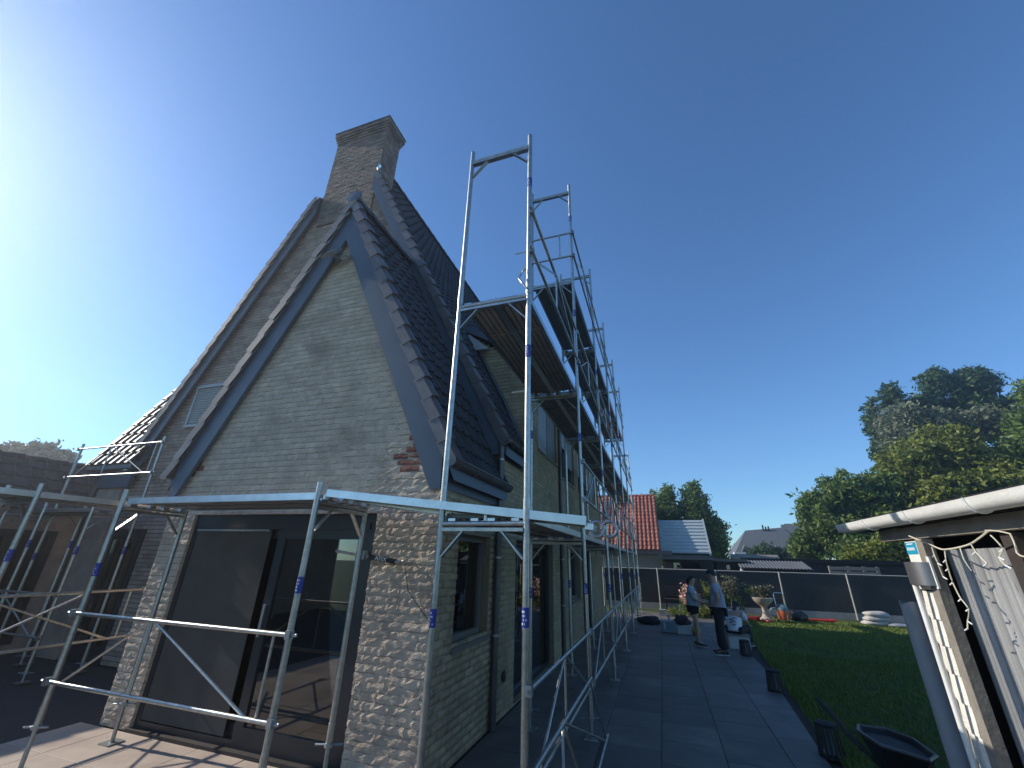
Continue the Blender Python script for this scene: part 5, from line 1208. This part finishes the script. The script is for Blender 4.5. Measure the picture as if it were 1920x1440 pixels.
    if cap:
        mb = MB(); cc = c+uz*.02*H; mb.lathe([(.058*H, -.012*H), (.060*H, .006*H), (.054*H, .026*H), (.036*H, .040*H), (.01*H, .046*H)], cc, 16); co_ = mb.build('cap', 'cap', t_, smooth=True)
    else:
        q = J['neck']-fwd*.035*H; mb = MB(); mb.path([c-fwd*.05*H, q+uz*.02*H-fwd*.01*H, q-uz*.05*H], [.030*H, .026*H, .010*H], 8); mb.build('ponytail', hair_m, t_, smooth=True)
    # shirt
    pel = J['pelvis']; wa = J['waist']; ch = J['chest']
    upL = J['shL'].lerp(J['elL'], .72); upR = J['shR'].lerp(J['elR'], .72)
    nk = J['chest'].lerp(J['neck'], .55)
    skin('shirt', [pel.lerp(wa, .05), wa, ch, nk, J['shL'], upL, J['shR'], upR], [(0, 1), (1, 2), (2, 3), (2, 4), (4, 5), (2, 6), (6, 7)], [(.100*H*wide, .086*H), (.096*H*wide, .088*H), (.100*H*wide, .090*H), .046*H, .050*H, .042*H, .050*H, .042*H], shirt, t_, root=1)
    # trousers or shorts
    V_ = []; Ed = []; Rr = []
    V_.append(pel+uz*.02*H); Rr.append((.090*H*wide, .076*H))
    for s_ in ('L', 'R'):
        b_ = len(V_)
        if shorts:
            V_ += [J['hip'+s_], J['hip'+s_].lerp(J['kn'+s_], .48)]; Rr += [.062*H, .056*H]; Ed += [(0, b_), (b_, b_+1)]
        else:
            V_ += [J['hip'+s_], J['kn'+s_], J['an'+s_]+uz*.004*H]; Rr += [.064*H*wide, .052*H*wide, .050*H*wide]; Ed += [(0, b_), (b_, b_+1), (b_+1, b_+2)]
    skin('shorts' if shorts else 'trousers', V_, Ed, Rr, legs_m, t_)
    for s_ in ('L', 'R'):
        a_, b_ = J['an'+s_], J['to'+s_]; d = (b_-a_); d.z = 0; d.normalize(); sd_ = d.cross(uz)
        mm = Matrix(((d.x, sd_.x, 0, a_.x), (d.y, sd_.y, 0, a_.y), (0, 0, 1, 0), (0, 0, 0, 1)))
        z0 = min(a_.z, b_.z)-.022*H
        prs = [(-.035, .02), (-.045, 0), (-.035, -.02), (.02, -.026), (.09, -.030), (.125, -.016), (.128, .010), (.09, .026), (.02, .024)]
        mb = MB(); n2 = len(prs); mb.add([mm @ V(x*H, y*H, z0) for x, y in prs]+[mm @ V(x*H, y*H, z0+.012*H) for x, y in prs], [tuple(range(n2-1, -1, -1)), tuple(range(n2, 2*n2))]+[(i, (i+1) % n2, n2+(i+1) % n2, n2+i) for i in range(n2)]); sh_ = mb.build('shoe', 'sole', t_)
        mb = MB(); mb.add([mm @ V(x*H*.98, y*H*.98, z0+.0125*H) for x, y in prs]+[mm @ V((x*.9+.0)*H, y*H*.75, z0+(.05 if x < .03 else .03)*H) for x, y in prs], [tuple(range(n2, 2*n2))]+[(i, (i+1) % n2, n2+(i+1) % n2, n2+i) for i in range(n2)]); mb.build('shoe_upper', 'shoe', sh_, smooth=True)
    return t_, J
stand = dict(pelvis=(0, 0, .53), waist=(0, 0, .62), chest=(.005, 0, .74), neck=(.01, 0, .835), head=(.03, 0, .90), crown=(.022, 0, .955), shL=(0, .105, .795), shR=(0, -.105, .795), hipL=(0, .052, .50), knL=(.012, .056, .285), anL=(-.01, .058, .045), toL=(.085, .07, .022), hipR=(0, -.052, .50), knR=(.03, -.056, .285), anR=(.03, -.058, .045), toR=(.125, -.07, .022))
pw_ = dict(stand); pw_.update(elL=(.03, .125, .655), wrL=(.16, .075, .615), haL=(.195, .06, .615), elR=(.03, -.125, .655), wrR=(.15, -.06, .60), haR=(.185, -.045, .60), head=(.045, 0, .895), crown=(.045, 0, .95))
person((1.5, 8.95, 0), math.radians(-8), 1.53, pw_, 'person in pale blue top and navy shorts holding out a paper sheet', 'shirt_blue', 'shorts', 'hair', shorts=True, wide=.92)
mb = MB(); mb.box(1.77, 1.99, 8.84, 9.02, .93, .934); mb.build('paper_sheet', 'leaf_dry', label='sheet of paper held out by the person in shorts', cat='paper')
pm_ = dict(stand); pm_.update(elL=(-.035, .145, .65), wrL=(.045, .10, .56), haL=(.06, .085, .535), elR=(-.05, -.14, .65), wrR=(.0, -.105, .555), haR=(.02, -.09, .53), chest=(-.01, 0, .74), look=(1, .1))
person((1.98, 8.1, 0), math.radians(168), 1.66, pm_, 'person in lavender grey shirt, wide black trousers and dark cap, hands at hips', 'shirt_grey', 'trouser', 'hair', wide=1.12, cap=True)
ps_ = dict(pelvis=(0, 0, .20), waist=(.02, 0, .28), chest=(.08, 0, .385), neck=(.14, 0, .455), head=(.20, 0, .495), crown=(.215, 0, .55), shL=(.09, .105, .43), shR=(.09, -.105, .43), elL=(.17, .13, .31), wrL=(.28, .10, .27), haL=(.32, .09, .26), elR=(.17, -.13, .31), wrR=(.28, -.10, .27), haR=(.32, -.09, .26), hipL=(.02, .055, .20), knL=(.25, .09, .24), anL=(.26, .09, .03), toL=(.35, .1, .022), hipR=(.02, -.055, .20), knR=(.25, -.09, .24), anR=(.26, -.09, .03), toR=(.35, -.1, .022))
sp_, JJ = person((2.36, 9.15, 0), math.radians(62), 1.62, ps_, 'person in white printed shirt sitting hunched on the crate, back turned', 'shirt_white', 'trouser', 'hair')
bk = Vector((math.cos(math.radians(62)), math.sin(math.radians(62)), 0)); lt_ = uz.cross(bk)
for k, (u_, z_, l_) in enumerate(((-.05, .60, .09), (.02, .565, .10), (-.03, .53, .11), (.03, .50, .07), (-.04, .465, .08))):
    c_ = Vector((2.36, 9.15, 0))+bk*(.02*1.62-.118+(.60-.465-(.6-z_))*.45)+lt_*u_; mb = MB(); mb.path([c_-lt_*l_/2+uz*z_, c_+uz*(z_+.012)-bk*.012, c_+lt_*l_/2+uz*z_], .009, 5); mb.build('shirt_print', 'slate_paint', sp_)

for o in ROOTS:
    if '_inv' in o: del o['_inv']

# ================================================================== HAZE (added volume that imitates lens glare from the sun side)
hz = MB(); hz.box(-60, 60, -12, 80, -1.1, 17.5)
hm_ = D.materials.new('glare_haze'); hm_.use_nodes = True; hn = hm_.node_tree; hn.nodes.clear()
pv = hn.nodes.new('ShaderNodeVolumePrincipled'); pv.inputs['Density'].default_value = .0030; pv.inputs['Anisotropy'].default_value = .75; pv.inputs['Color'].default_value = (.95, .97, 1, 1)
ho_ = hn.nodes.new('ShaderNodeOutputMaterial'); hn.links.new(pv.outputs[0], ho_.inputs['Volume'])
hz.build('haze', hm_, kind='stuff', label='thin added haze imitating lens glare over the garden')
